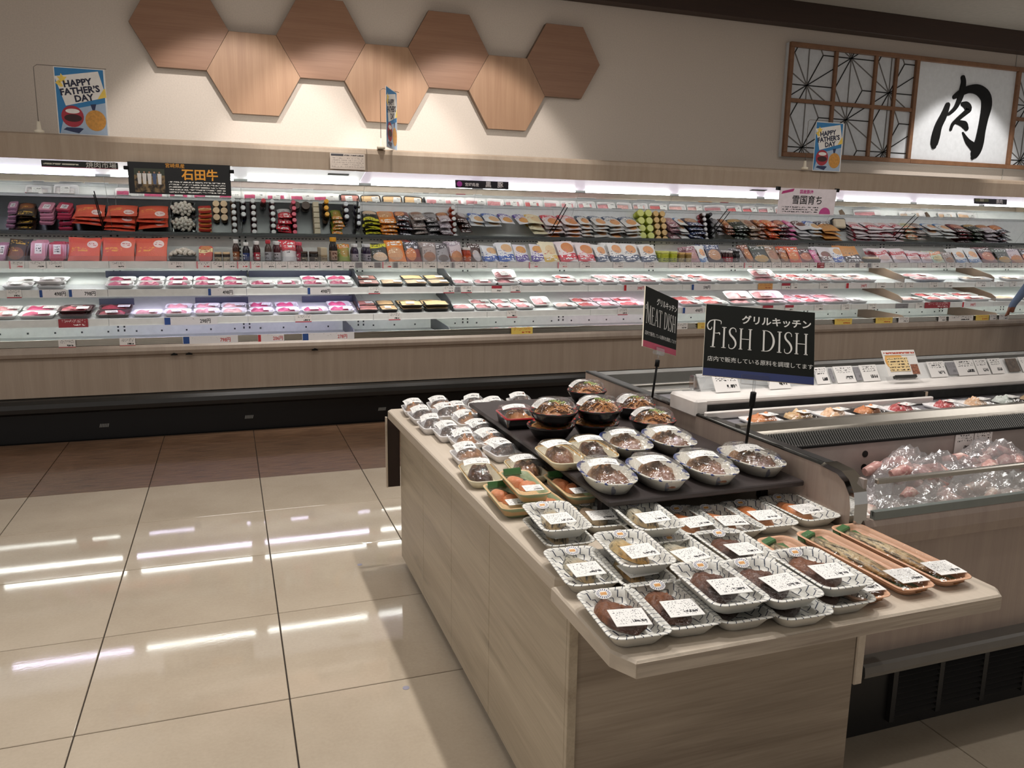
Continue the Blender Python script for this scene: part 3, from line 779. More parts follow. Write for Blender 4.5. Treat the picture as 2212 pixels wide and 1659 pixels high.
# ------------------------------------------------------------ room
m=MB().box(-4.2,9.6,-2.2,7.2,-.05,-.006); floor=O('floor',m.mesh('floor','grout'),kind='structure')
tm=MB().cbox(.0022,.5978,.0022,.5978,-.012,0,.0016).mesh('tile','tile_beige')
bm_=MB().cbox(.0022,.5978,.0022,1.2178,-.012,0,.0016).mesh('tile','tile_brown')
TX0=-1.08447; TY0=4.7538
for i in range(-5,17):
    for j in range(1,12):
        O('tile',tm,floor,(TX0+.6*i,TY0-.6*j,0))
    O('tile',bm_,floor,(TX0+.6*i,TY0,0))
# scuffs where a marker has been stuck on the tiles
for x,y in((.481,3.312),(.472,2.299)):
    O('floor_sticker',MB().lathe([(.011,0),(.011,.0012)],14).mesh('floor_sticker',plain('lilac','9a98a8',.5)),None,(x,y,0),label='small round grey sticker on the beige floor '+('between the case and the table' if y>3 else 'beside the left side of the table'),cat='sticker')
wall=O('wall_back',MB().box(-4.2,10.6,7.0,7.15,-.01,3.72).mesh('wall_back','wallpaper'),kind='structure')
O('trim_1',MB().cbox(-4.2,10.6,6.86,7.0,3.49,3.70,.004).mesh('trim_1','beam_wood'),kind='structure')
O('trim_2',MB().box(8.425,8.432,6.992,7.0,0,3.49).mesh('trim_2','ceiling_paint'),kind='structure')
O('ceiling',MB().box(-4.2,10.6,-2.2,7.15,3.70,3.78).mesh('ceiling','ceiling_paint'),kind='structure')

# ------------------------------------------------------------ wall decoration
ha=.354; hh=.3065
def hexa(name,a,b,mat):
    m=MB(); p=[(a*math.cos(R(60*k)),b/ .866*math.sin(R(60*k))) for k in range(6)]
    q=[(u*.996,w*.996) for u,w in p]
    f=[(u,-.055,w) for u,w in p]; n=len(p)
    rings=[[(u,0,w) for u,w in p],[(u,-.054,w) for u,w in p],[(u,-.055,w) for u,w in q]]
    m.loft(rings,1,True,False,False); k=len(m.v)-6
    m.f.append(list(range(k,k+6))); m.m.append(0); m.sm.append(False); m.uv.append(None)
    return m.mesh(name,mat,'hexedge')
hm=[hexa('hexagon_panel',ha*.999,hh*.999,'hex_wood_flat'),hexa('hexagon_panel',ha*.999,hh*.999,'hex_wood_up')]
hl=['upper left end of the zigzag row','lower panel, first from the left','upper panel, second from the left','lower panel, middle of the row of seven','upper panel above the small hanging flag','lower panel, last of the lower ones','upper right end of the zigzag row']
for i in range(7):
    O('hexagon_panel',hm[i%2],None,(-.262+.531*i,6.999,2.965 if i%2==0 else 2.657),label='brown wood hexagon wall panel, '+hl[i],cat='wall panel',group='hexagon panels on the back wall')

def lattice(x0,x1,z0,z1,name,label,mids,centers):
    root=E(name,(0,0,0),label=label,cat='wall panel')
    O('backing_board',MB().box(x0,x1,6.955,6.999,z0,z1).mesh('backing_board',plain('panelgrey','c9ccd0',.6)),root)
    fw=.045
    for q in((x0,x1,z1-fw,z1),(x0,x1,z0,z0+fw),(x0,x0+fw,z0+fw,z1-fw),(x1-fw,x1,z0+fw,z1-fw)):
        O('frame_rail',MB().cbox(q[0],q[1],6.92,6.956,q[2],q[3],.003).mesh('frame_rail','frame_wood'),root)
    for x in mids: O('lattice_bar',MB().cbox(x-.019,x+.019,6.925,6.955,z0+fw,z1-fw,.003).mesh('lattice_bar','frame_wood'),root)
    if mids:
        zc=(z0+z1)/2; O('lattice_bar',MB().cbox(x0+fw,x1-fw,6.926,6.954,zc-.019,zc+.019,.003).mesh('lattice_bar','frame_wood'),root)
    # star pattern of thin black strips around each centre, clipped to the panel
    xa,xb,za,zb=x0+fw,x1-fw,z0+fw,z1-fw
    def clip(a,b):
        t0,t1=0,1
        for p,d,lo,hi in((a[0],b[0]-a[0],xa,xb),(a[1],b[1]-a[1],za,zb)):
            if abs(d)<1e-9:
                if p<lo or p>hi: return None
                continue
            u,v=(lo-p)/d,(hi-p)/d
            if u>v:u,v=v,u
            t0=max(t0,u);t1=min(t1,v)
        if t0>=t1: return None
        return (a[0]+(b[0]-a[0])*t0,a[1]+(b[1]-a[1])*t0),(a[0]+(b[0]-a[0])*t1,a[1]+(b[1]-a[1])*t1)
    cx0,cz0=centers[0]
    for i in range(-2,6):
        for j in range(-5,5):
            cx,cz=cx0+.525*i,cz0+.3*i+.6*j
            for k in range(12):
                if k%2 and k>5: continue          # links are shared by two stars
                an=R(30*k); L=.605 if k%2 else .347
                sg=clip((cx,cz),(cx+L*math.cos(an),cz+L*math.sin(an)))
                if not sg or math.dist(*sg)<.025: continue
                (ax,az),(bx,bz)=sg; l=math.dist(*sg); hw=.0045
                nx,nz=-(bz-az)/l*hw,(bx-ax)/l*hw
                dark=(k%6) in(0,1,2)  # the other strips are painted grey for the light they catch
                O('lattice_strip',MB().prism([(ax+nx,az+nz),(bx+nx,bz+nz),(bx-nx,bz-nz),(ax-nx,az-nz)],lambda u,w,t:(u,t,w),6.949,6.9552).mesh('lattice_strip',plain('strip_black','15120f',.5,spec=.2) if dark else plain('strip_lit','6a6662',.5)),root)
    return root
lattice(5.335,6.985,2.252,3.345,'lattice_panel','brown framed lattice wall panel with black star pattern, left of the big character sign',[5.905,6.415,6.69],[(5.58,2.953)])
lattice(8.40,9.9,2.252,3.345,'lattice_panel','brown framed lattice wall panel right of the big character sign, cut by the picture edge',[8.95,9.45],[(8.62,2.953)])
k=E('kanji_sign',(0,0,0),label='white square wall sign with one big black brush character, brown frame',cat='sign')
O('board',MB().box(6.985,8.40,6.955,6.999,2.252,3.345).mesh('board',plain('signwhite','dcdfe3',.5)),k)
for a,b in((3.30,3.345),(2.252,2.297)): O('frame_rail',MB().cbox(6.985,8.40,6.92,6.956,a,b,.003).mesh('frame_rail','frame_wood'),k)
# round stroke ends
mv=MB()
for qi,st in enumerate(NIKU):
    dp_=6.9405+qi*.0012
    mv.ribbon(st,0,dp_,6.955-dp_)
    for e in (st[0],st[-1]):
        mv.prism([(e[0]+e[2]/2*math.cos(2*PI*q/12),e[1]+e[2]/2*math.sin(2*PI*q/12)) for q in range(12)],lambda u,w,t:(u,t,w),dp_-.0005,6.955)
O('brush_character',mv.mesh('brush_character','black'),k)

# ------------------------------------------------------------ meat display case
case=E('display_case',(0,0,0),label='long open refrigerated meat display case with wood trim along the back wall',cat='display case')
XA,XB=-2.6,9.5
UP=[-.80+.918*q for q in range(-2,12)]
MOD=[-2.6+.0]+[u for u in UP if u>-2.5]+[XB]
O('carcass',MB().box(XA,XB,6.80,6.98,0,2.02).box(XA,XB,6.05,6.98,1.99,2.028).box(XA,XB,6.02,6.80,.05,.56).mesh('carcass','case_white'),case)
O('kick_plate',MB().box(XA,XB,6.0,6.03,.0,.25).mesh('kick_plate','kick_black'),case)
for x in(-.866,.09,1.069,2.03,2.98,3.94):
    kk=MB()
    for q in range(6): kk.prism([(-.03+q*.01,-.012),(-.024+q*.01,-.012),(-.018+q*.01,.012),(-.024+q*.01,.012)],lambda u,w,t:(x+u,t,.095+w),5.997,6.0)
    O('kick_label',kk.mesh('kick_label','kicktag'),case,label='small grey hatched plate on the black kick plate')
bp=[(6.0,.205),(5.94,.205),(5.918,.222),(5.912,.25),(5.916,.28),(5.935,.302),(5.965,.312),(6.0,.312)]
O('bumper',MB().prism(bp,lambda u,w,t:(t,u,w),XA,XB).mesh('bumper','bumper_grey'),case)
O('front_panel',MB().box(XA,XB,5.962,6.02,.318,.60).box(XA,XB,5.985,6.02,.30,.32).mesh('front_panel','case_panel'),case)
lp=[(6.02,.582),(5.955,.582),(5.934,.592),(5.926,.615),(5.932,.64),(5.95,.656),(5.985,.66),(6.02,.66)]
O('ledge',MB().prism(lp,lambda u,w,t:(t,u,w),XA,XB).mesh('ledge','case_trim'),case)
for x in(-.386,-.29,.57):
    O('ledge_chip',MB().prism([(-.022,0),(.0,.016),(.012,.012),(.025,0)],lambda u,w,t:(x+u,t,.58+w),5.925,5.95).mesh('ledge_chip','black'),case)
O('front_rail',MB().box(XA,XB,5.964,5.972,.66,.702).box(XA,XB,5.955,5.966,.660,.668).box(XA,XB,5.955,5.966,.676,.681).box(XA,XB,5.955,5.968,.698,.704).mesh('front_rail','steel'),case)
O('deck',MB().box(XA,XB,5.985,6.80,.60,.63).mesh('deck','shelf_white'),case)
O('back_panel',MB().box(XA,XB,6.75,6.80,.60,1.99).mesh('back_panel','case_white'),case)
sl=MB()
for u in UP:
    for dx in(-.022,.022):
        for z in [ .66+.03*q for q in range(25)]: sl.box(u+dx-.006,u+dx+.006,6.747,6.7505,z,z+.017)
for a,b in zip(UP[:-1],UP[1:]):
    for z in(1.375,.955,.985): 
        x=a+.09
        while x<b-.09:
            if random.random()<.86: sl.box(x,x+.016,6.747,6.7505,z,z+.006)
            x+=.028
    for q in range(5):
        x=a+.1+q*.18; sl.box(x,x+.012,6.746,6.7505,.655,.668)
O('bracket_slots',sl.mesh('bracket_slots','slot_dark'),case,kind='stuff')
O('upright',None,case) if False else None
TUBES=['tube_white','tube_white','tube_lavender','tube_lavender','tube_white','tube_white','tube_pink','tube_warm','tube_pink','tube_white','tube_white','tube_pink','tube_warm','tube_white','tube_white']
def shelf_mod(x0,x1,yf,zf,tilt,k,first=False):
    """one shelf board hung between two uprights"""
    r=E('shelf'); r.parent=case; r.location=(0,0,0)
    dz=math.tan(R(tilt))
    m=MB(); yb=6.75
    m.prism([(yf,zf-.022),(yb,zf-.022+(yb-yf)*dz),(yb,zf+(yb-yf)*dz),(yf,zf)],lambda u,w,t:(t,u,w),x0+.0015,x1-.0015)
    b=O('shelf_board',m.mesh('shelf_board','shelf_black' if first=='dark' else 'shelf_white'),r)
    ry=yf-.022
    m=MB().box(x0+.0015,x1-.0015,ry,yf-.001,zf-.045,zf+.006).box(x0+.0015,x1-.0015,ry-.006,ry,zf-.045,zf-.041)
    O('price_rail',m.mesh('price_rail','shelf_white'),r)
    O('clear_fence',MB().box(x0+.002,x1-.002,yf-.012,yf-.010,zf+.006,zf+.042).mesh('clear_fence','acrylic'),r)
    O('light_tube',MB().box(x0+.05,x1-.05,yf+.03,yf+.043,zf-.044,zf-.028).mesh('light_tube',TUBES[k%len(TUBES)]),r,kind='thing')
plain('shelf_black','1c1f20',.25)
for k,(a,b) in enumerate(zip(MOD[:-1],MOD[1:])):
    shelf_mod(a,b,6.36,1.205,0,0,'dark' if a<1.0 else False)
    shelf_mod(a,b,6.195,1.016,10,k if k in(2,3,6,8) else 0)
    shelf_mod(a,b,6.135,.818,10,k if k in(2,3,6) else 0)
vp=[(6.06,1.876),(6.028,1.876),(6.024,1.95),(6.02,2.0),(6.03,2.028),(6.055,2.04),(6.09,2.04),(6.09,1.99),(6.06,1.97)]
vx=[XA,.994,5.057,XB]
for a,b in zip(vx[:-1],vx[1:]): O('canopy_fascia',MB().prism(vp,lambda u,w,t:(t,u,w),a+.0015,b-.0015).mesh('canopy_fascia','case_wood'),case)
for a,b in zip(vx[:-1],vx[1:]): O('light_panel',MB().prism([(6.06,1.886),(6.415,1.816),(6.415,1.826),(6.06,1.896)],lambda u,w,t:(t,u,w),a+.0015,b-.0015).mesh('light_panel','canopy_light' if a<.9 else 'canopy_light_b'),case)
for x0,x1 in((.73,.885),(4.45,4.61)):
    O('vent_slot',MB().prism([(6.17,1.862),(6.21,1.8545),(6.21,1.8575),(6.17,1.868)],lambda u,w,t:(t,u,w-.0015),x0,x1).mesh('vent_slot',plain('ventgrey','3c423c',.6)),case)
for k,(a,b) in enumerate(zip(MOD[:-1],MOD[1:])):
    O('light_tube',MB().box(a+.05,b-.05,6.385,6.397,1.800,1.812).mesh('light_tube','tube_lavender' if k in(1,) else 'tube_white'),case)
th=R(35.8); A=Vector((0,6.70,1.412)); 
for a,b in zip(MOD[:-1],MOD[1:]):
    mm=MB(); L=.476; u=(-math.sin(th),math.cos(th)); nn=(-math.cos(th),-math.sin(th))
    p0=(6.70,1.412);p1=(6.70+u[0]*L,1.412+u[1]*L)
    mm.prism([p0,p1,(p1[0]-nn[0]*.006,p1[1]-nn[1]*.006),(p0[0]-nn[0]*.006,p0[1]-nn[1]*.006)],lambda y,z,t:(t,y,z),a+.001,b-.001)
    O('mirror_pane',mm.mesh('mirror_pane','mirror'),case)
O('mirror_rail',MB().box(XA,XB,6.69,6.75,1.394,1.411).mesh('mirror_rail','mirror_back'),case)
O('end_panel',MB().box(XA-.03,XA,5.96,6.98,0,2.03).mesh('end_panel','case_wood'),case); O('end_panel',MB().box(XB,XB+.03,5.96,6.98,0,2.03).mesh('end_panel','case_wood'),case)
plain('div_navy','22253a',.4); plain('div_dark','2b2c33',.4); plain('div_brown','6a5648',.5)
# dark liner boards behind the trays
for sh,xa,xb,lb in LINERS:
    yl,zl=(6.56,1.019+.36*.176) if sh==2 else (6.50,.821+.36*.176)
    O('tray_liner',MB().cbox(xa,xb,yl,yl+.006,zl,zl+.05,.002).mesh('tray_liner','div_navy'),None,label='dark liner board behind the deep pink trays, '+lb,cat='liner board')
# tray dividers standing on the shelves
for sh,x,c in DIVIDERS:
    yf,zf=((6.22,1.019) if sh==2 else (6.16,.821) if sh==3 else (6.06,.632)); dz=math.tan(R(10)) if sh<4 else 0
    yb=6.70
    m=MB().prism([(yf,zf),(yb,zf+(yb-yf)*dz),(yb,zf+(yb-yf)*dz+.10),(yf+.05,zf+.075),(yf,zf+.045)],lambda u,w,t:(t,u,w),x-.004,x+.004)
    O('shelf_divider',m.mesh('shelf_divider','div_'+c),None,label='%s upright shelf divider on the %s, %s'%('dark' if c=='dark' else 'brown',{2:'second shelf',3:'third shelf',4:'bottom deck'}[sh],{0:'left of the beige rolls',1:'right of the beige rolls',2:'right of the pale pink trays',3:'nearest the right end'}[[d for d in DIVIDERS if d[0]==sh].index((sh,x,c))]),cat='divider',group='shelf dividers')
for i,(x,a) in enumerate(((-.86,4),(2.72,-14),(4.36,-16),(6.62,-18),(.995,0))):
    L=.34
    O('mirror_stay',MB().tube([(0,0,0),(-.30*math.tan(R(a)),-.172,.245)],.004,5).mesh('mirror_stay','black'),case,(x,6.655,1.43))
# ------------------------------------------------------------ product prints
FOOD=('8a4a22','d98a3e','5a2c16')
def pouch_mat(name,bg,band,bz=(.62,.9),ink='1a1a1a',photo=None,ph=(.55,.3,.34,.2),circle=None,ink2='ffffff',dens=.5,bottom=None):
    if name in MATS: return name
    t=NT(name); x,_,z=t.xyz(t.co('Generated'))
    col=lin(bg)
    if bottom: col=t.mix(t.ma('LESS_THAN',z,bottom[1]),col,lin(bottom[0]))
    wv=t.ma('MULTIPLY_ADD',t.ma('SINE',t.ma('MULTIPLY',x,5)),.05,z)
    col=t.mix(t.ma('MULTIPLY',t.ma('GREATER_THAN',wv,bz[0]),t.ma('LESS_THAN',wv,bz[1])),col,lin(band))
    if photo:
        n=t.noise(t.co(),55,3,.6); n2=t.noise(t.co(),160,2)
        fc=t.mix(t.rng(n,.36,.62),lin(photo[0]),lin(photo[1])); fc=t.mix(t.rng(n2,.56,.72),fc,lin(photo[2]))
        col=t.mix(t.ell(x,z,*ph),col,fc)
    col=t.mix(t.text(x,z,.1,.9,bz[0]+.03,bz[1]-.02,2,7,dens),col,lin(ink2))
    col=t.mix(t.text(x,z,.08,.6,.36,.58,2,6,dens*.85),col,lin(ink))
    if circle: col=t.mix(t.ell(x,z,*circle[1]),col,lin(circle[0])); col=t.mix(t.text(x,z,circle[1][0]-.12,circle[1][0]+.12,circle[1][1]-.07,circle[1][1]+.07,2,4,.5),col,lin('c05048'))
    n3=t.noise(t.co(),38,2); t.bump(n3,.35,.006)
    MATS[name]=t.set(col,.28,0,.5); return name
PD={
 'blackgold':('3a2418','1c1512',(.68,.95),dict(ink='c79a3a',photo=('8a4a22','3a1d10','b7793a'),ph=(.5,.3,.42,.26),ink2='c9a040')),
 'orange':('d4573c','cf4a34',(.8,1),dict(ink='e9a24a',circle=('f2dcd8',(.72,.72,.17,.17)),ink2='d4573c',dens=.6)),
 'stackred':('b5342c','e8d49a',(.55,.8),dict(photo=FOOD,ph=(.5,.85,.4,.14),ink='f0e0b0',ink2='7a2018')),
 'redwhite':('a82430','c8283a',(.6,1),dict(bottom=('e2e0e2',.5),ink='3a3038')),
 'greenfood':('8a9a3a','d8862e',(.75,1),dict(photo=('c86a2e','7d9a3c','e8c26a'),ph=(.55,.5,.4,.28),ink='f0f0e0')),
 'blackyellow':('20221e','d8d23a',(.75,.98),dict(photo=('e8e0d0','d89a4a','5aa0c0'),ph=(.5,.25,.45,.22),ink='e8e8e8',ink2='20221e')),
 'orangefood':('dd7a28','e08a30',(.7,1),dict(photo=('e0b080','b06a3a','f0dcb8'),ph=(.45,.35,.42,.3),ink='fff0d0')),
 'redblack':('7a2a20','26202a',(.55,1),dict(photo=('c0502a','e0a060','6a2014'),ph=(.35,.35,.32,.3),ink='f0d8c0',ink2='e8e8f0')),
 'greybrown':('a89a94','8a7a76',(.72,.95),dict(photo=('7a4a34','a87a5a','4a2c20'),ph=(.5,.24,.42,.22),ink='3a2a28')),
 'greyblack':('9a9698','4a4448',(.7,.95),dict(photo=('6a5a52','3a3030','a09080'),ph=(.5,.18,.4,.16),ink='1a1618')),
 'whitebrown':('cfc2c6','a89aa4',(.8,1),dict(photo=('9a5a34','d0935a','6a3018'),ph=(.5,.26,.44,.24),ink='8a2a34',bottom=('8a4a38',.3))),
 'brownsilver':('4a2a22','3a201a',(.7,1),dict(photo=('b0a8a8','d8d4d8','8a8488'),ph=(.6,.3,.36,.28),ink='d8b090')),
 'whiteblue':('e6e8ea','2a56a8',(.06,.34),dict(photo=('d09a5e','e8c9a0','a8622e'),ph=(.62,.68,.34,.22),ink='2a4a9a')),
 'whitepurple':('e8e4ea','4a2f8e',(.06,.36),dict(photo=('c8813e','e3b26e','8a4a20'),ph=(.55,.68,.38,.22),ink='4a2f8e')),
 'cream':('ece2c2','e0b84a',(.05,.28),dict(photo=('d8b27a','f0e0b8','b07a3a'),ph=(.6,.6,.34,.25),ink='c05a3a')),
 'redfood':('ecdfdf','c8283c',(.06,.36),dict(photo=('c06a34','e0a068','8a3a1c'),ph=(.6,.66,.36,.25),ink='d86a70')),
 'whitenavy':('e6e4e0','3a4a66',(.05,.34),dict(photo=('c8763a','e8b886','8a4420'),ph=(.55,.66,.32,.23),ink='2c3850')),
 'pinkbrown':('b08890','8a5a62',(.7,.95),dict(photo=('8a4a44','c09088','e8dcd8'),ph=(.5,.35,.36,.25),ink='f0e8e8')),
 'whiteorange':('e6e6e4','4a7ab0',(.05,.25),dict(photo=('d8884a','f0c89a','b05a28'),ph=(.5,.55,.3,.22),ink='3a5a90')),
 'navybrown':('3a2e3a','2c3a62',(.7,1),dict(photo=('8a5434','c89a70','e8dcd0'),ph=(.5,.4,.4,.3),ink='e8e8e8')),
 'orangebrown':('6a3c26','8a4a2a',(.7,1),dict(photo=('c07a3e','8a4a24','e8b070'),ph=(.5,.4,.4,.32),ink='e8d8c0')),
 'blackgreen':('23261f','2e3a2a',(.75,1),dict(photo=('8a6a34','c8a060','4a3a1c'),ph=(.5,.22,.44,.2),ink='e8e8e4')),
 'beigebrown':('b8a28c','8a6a52',(.7,.95),dict(photo=('8a5a44','b88a70','5a3828'),ph=(.5,.4,.4,.28),ink='3a2a20')),
 'orangered':('c8492c','d86a34',(.6,.95),dict(photo=('e0a060','b03a20','f0d0a0'),ph=(.4,.35,.36,.26),ink='f8e8d0')),
 'darkred':('6a1e26','3a1418',(.65,.95),dict(photo=('a84a40','d09070','3a4a28'),ph=(.5,.38,.4,.28),ink='e8c8b0')),
 'pinkp':('d05a92','e8a0c0',(.6,.9),dict(ink='fff0f8',photo=('e8c0c8','c06080','f0e0e0'),ph=(.5,.3,.35,.2))),
 'whitedark':('dcd8da','5a3a34',(.1,.4),dict(photo=('5a3428','8a5a48','2a1a18'),ph=(.5,.5,.36,.2),ink='8a3048')),
 'orangedark':('c88a4a','33222e',(.0,.42),dict(photo=('e0b070','a86a34','4a2c34'),ph=(.45,.66,.36,.24),ink='33222e')),
 'redwhite2':('e6dadc','b8404a',(.55,.78),dict(photo=('c89a90','e8d8d4','a05a54'),ph=(.5,.28,.36,.18),ink='b8404a')),
 'greenwhite':('cfdcc8','d88a5a',(.7,.95),dict(photo=('e8c8a0','b0c090','d88a5a'),ph=(.5,.35,.4,.25),ink='4a6a4a')),
}
for k,(bg,bd,bz,kw) in PD.items(): pouch_mat('print_'+k,bg,bd,bz,**kw)
def slab_mat(name,a,b,lab='e8e2e4'):
    t=NT(name); x,_,z=t.xyz(t.co('Generated')); n=t.noise(t.co(),60,3)
    col=t.mix(t.rng(n,.35,.65),lin(a),lin(b)); L=t.box(x,z,.28,.76,.34,.86); col=t.mix(L,col,lin(lab)); col=t.mix(t.text(x,z,.36,.7,.42,.8,3,5,.5),col,lin('302830'))
    MATS[name]=t.set(col,.2); 
slab_mat('slab_sausage','8a5a74','c090a8'); slab_mat('slab_pinkham','b06a80','d89aa8'); slab_mat('slab_redham','8a1e36','c04a5e')
def label_band(name,body,lab,ink,lo,hi,rough=.15):
    t=NT(name); x,y,z=t.xyz(t.co('Generated')); col=t.mix(t.ma('MULTIPLY',t.ma('GREATER_THAN',z,lo),t.ma('LESS_THAN',z,hi)),lin(body),lin(lab))
    col=t.mix(t.text(x,z,.1,.9,lo+.05,hi-.05,2,6,.5),col,lin(ink)); MATS[name]=t.set(col,rough)
for n,b,l,i in(('brownb','3a2014','8a4e2a','f0e0c8'),('navyb','1e1a20','26386e','e8e8f0'),('redb','3a1414','a8283a','f0e0e0'),('greyb','4a3a34','a8a8b0','2a2a2a'),('greyred','4a1820','b8b4ba','2a2226'),('pinkcap','6a1a26','a03048','f0d8d8'),('yellowcap','1c1412','b89a88','5a2a20'),('purpleb','2a1c38','a8a0ac','2a2230'),('orangeb','a83a1c','c8562a','f0e0d0'),('blackb','141214','3a3238','c8c0c0')): label_band('lab_'+n,b,l,i,.08,.52)
CAPC={'brownb':'eeeeee','navyb':'eeeeee','redb':'f0ecec','greyb':'b8303c','greyred':'f0f0f0','pinkcap':'d8586e','yellowcap':'e8a420','purpleb':'eceef2','orangeb':'f4f0ec','blackb':'2a2428'}
for n,b,l,i in(('beigejar','2a1c14','cdbb98','4a2a1a'),('darkjar','1e1612','4a3628','d8c8a8'),('limejar','b0b82a','cbd45a','5a6a1a'),('tanjar','8a7038','cdb888','5a3a1c')): label_band('lab_'+n,b,l,i,.1,.6,.3)
LIDC={'beigejar':'e8c8a0','darkjar':'4a3a30','limejar':'d8dc7a','tanjar':'d8b070'}
label_band('lab_beigec','cdbfa4','a89474','4a3420',.1,.5,.5)

def pouch_me(mat,seed):
    rn=random.Random(seed)
    ph=rn.random()*6
    m=MB()
    def th(u,w):
        prof=(1-abs(2*u-1)**2.6)*(math.sin(PI*min(1,w*.94+.06))**.6)*(1.1-.55*w)
        return prof*.5+.012
    def P(u,w,s): 
        return ((u-.5)*(1-.04*math.sin(PI*w)),s*th(u,w)+.05*math.sin(6*u+ph)*w*.5,w+.012*math.sin(5*u+ph))
    m.grid(lambda u,w:P(u,w,-1),7,7); m.grid(lambda u,w:P(1-u,w,1),7,7)
    return m.mesh('pouch',mat)
def bottle_parts(design):
    pr=[(.36,0),(.40,.02),(.42,.08),(.42,.56),(.38,.66),(.25,.78),(.22,.84),(.22,.88)]
    b=MB().lathe([(r,z) for r,z in pr],12).mesh('bottle','lab_'+design)
    cp=MB().lathe([(.29,.83),(.305,.85),(.305,.97),(.28,1.0)],12).mesh('cap',plain('cap_'+CAPC[design],CAPC[design],.35)); return b,cp
def jar_parts(d):
    b=MB().lathe([(.40,0),(.46,.04),(.47,.7),(.43,.8)],12).mesh('jar','lab_'+d); l=MB().lathe([(.44,.8),(.47,.82),(.47,.97),(.44,1.0)],12).mesh('lid',plain('lid_'+d,LIDC[d],.4)); return b,l
CACHE={}
CATS={'pouch':'pouch','bottle':'bottle','jar':'jar','slab':'meat pack','carton':'carton','balls':'food tray'}
CARDOVER=[]
sphere=MB().lathe([(.3,-.46),(.46,-.25),(.5,0),(.46,.25),(.3,.44)],8)
plain('ballwhite','dcd4c8',.4,var=.08); plain('slabcream','dccbb0',.45)
for (x,w,kind,n,h,des,name,desc) in SHELF1:
    w=max(w,.05); z0=1.2062; grp=desc+' column'
    for i in range(n):
        if i==0: lab=desc+' at the front, top shelf'
        else: lab=desc+', '+['second','third','fourth','fifth','sixth'][i-1]+' one in its row'
        if kind=='pouch':
            key=('p',des,i%3)
            if key not in CACHE: CACHE[key]=pouch_me('print_'+des,sum(map(ord,des))%99+i%3)
            pit=min(.042,.19/n); d=.05; ln=random.uniform(37,44)
            me=CACHE[key]; hh_=h*random.uniform(.95,1.02)
            o=O(name,me,None,(x+random.uniform(-.006,.006),6.42+pit*i,z0),(R(-ln),R(random.uniform(-4,4)),R(random.uniform(-6,6))),(w*.99,d*.8,hh_/math.cos(R(ln))),lab,'pouch',grp)
        elif kind=='bottle':
            if des not in CACHE: CACHE[des]=bottle_parts(des)
            d=min(w*1.15,.062) if w<.075 else .062; pit=max(d*.88,.045)
            if n>1: pit=min(pit,.255/(n-1)) if n>1 else pit
            d=min(d,pit/.86 if n>1 else d)
            b,c_=CACHE[des]
            o=O(name,b,None,(x+random.uniform(-.003,.003),6.405+pit*i,z0),(0,0,random.uniform(0,6)),(d,d,h),lab,'bottle',grp)
            O('cap',c_,o)
        elif kind=='jar':
            if des not in CACHE: CACHE[des]=jar_parts(des)
            d=min(w*1.02,.075); pit=d*1.0
            if 6.405+pit*(n-1)>6.67: pit=.25/(n-1); d=min(d,pit)
            b,c_=CACHE[des]; o=O(name,b,None,(x,6.405+pit*i,z0),(0,0,random.uniform(0,6)),(d,d,h),lab,'jar',grp); O('lid',c_,o)
        elif kind=='slab':
            key=('s',des)
            if key not in CACHE:
                q=MB().cbox(-.5,.5,-.5,.5,0,1,.12); CACHE[key]=q.mesh('pack',('slab_' if 'slab_'+des in MATS else 'print_')+des)
            o=O(name,CACHE[key],None,(x+random.uniform(-.005,.005),6.41+.036*i,z0),(R(-38+random.uniform(-3,3)),0,R(random.uniform(-6,6))),(w*.9,.022,h*1.25),lab,'meat pack',grp)
        elif kind=='carton':
            key='carton'
            if key not in CACHE: CACHE[key]=MB().cbox(-.5,.5,-.5,.5,0,1,.03).mesh('carton','lab_beigec')
            o=O(name,CACHE[key],None,(x,6.405+.046*i,z0),(0,0,R(random.uniform(-2,2))),(w*.7,.042,h),lab,'carton',grp)
        else:
            yy=6.45+.125*i; o=E(name,(x,yy,z0),label=lab,cat='food tray',group=grp if n>1 else None)
            if 'balltray' not in CACHE:
                a=rrect(.9,.92,.12,0);b=rrect(1,1,.14,.5);c_=rrect(.94,.94,.12,.5);d_=rrect(.86,.86,.1,.08)
                CACHE['balltray']=MB().loft([a,b,c_,d_],0,True,True).mesh('tray','black_gloss'); CACHE['ballm']=sphere.mesh('ball','ballwhite')
            O('tray',CACHE['balltray'],o,(0,0,0),(0,0,0),(w*.95,.125,.075))
            if des=='ball':
                for q in range(26):
                    a=q*2.4; rr=math.sqrt(q/26)*.46; O('ball',CACHE['ballm'],o,(rr*w*.9*math.cos(a),rr*.115*math.sin(a),.05+.035*(1-(rr/.46)**2)+random.uniform(-.004,.006)),(random.random()*3,random.random()*3,0),.03)
            else: O('block',MB().cbox(-w*.4,w*.4,-.05,.05,.012,.06,.012).mesh('block','slabcream'),o)

# ------------------------------------------------------------ packed meat on the lower shelves
def meat_mat(name,a,b,c_,sc=38,stretch=(1,1,1)):
    t=NT(name); v=t.scale(t.co(),stretch); n=t.noise(v,sc,4,.65,1.2); n2=t.noise(v,sc*2.3,2,.5,.6); rn=t.rand()
    col=t.mix(t.rng(n,.38,.62),lin(a),lin(b)); col=t.mix(t.rng(n2,.56,.66,0,.85),col,lin(c_))
    t.bump(n,.4,.006); MATS[name]=t.set(col,.28)
meat_mat('meat_pink','c47078','dda4a8','f2dcdc'); meat_mat('meat_palepink','d89a96','ecc0ba','f6e4e0'); meat_mat('meat_red','a8343c','cf6a6a','f0d8d4')
meat_mat('meat_magenta','a82a54','c8507a','e8a8be'); meat_mat('meat_darkred','7a1f30','a83a4c','d08a90'); meat_mat('meat_brownpink','a8605a','c88a80','e8cab8'); meat_mat('meat_beige','d0a878','e4c89c','c07858')
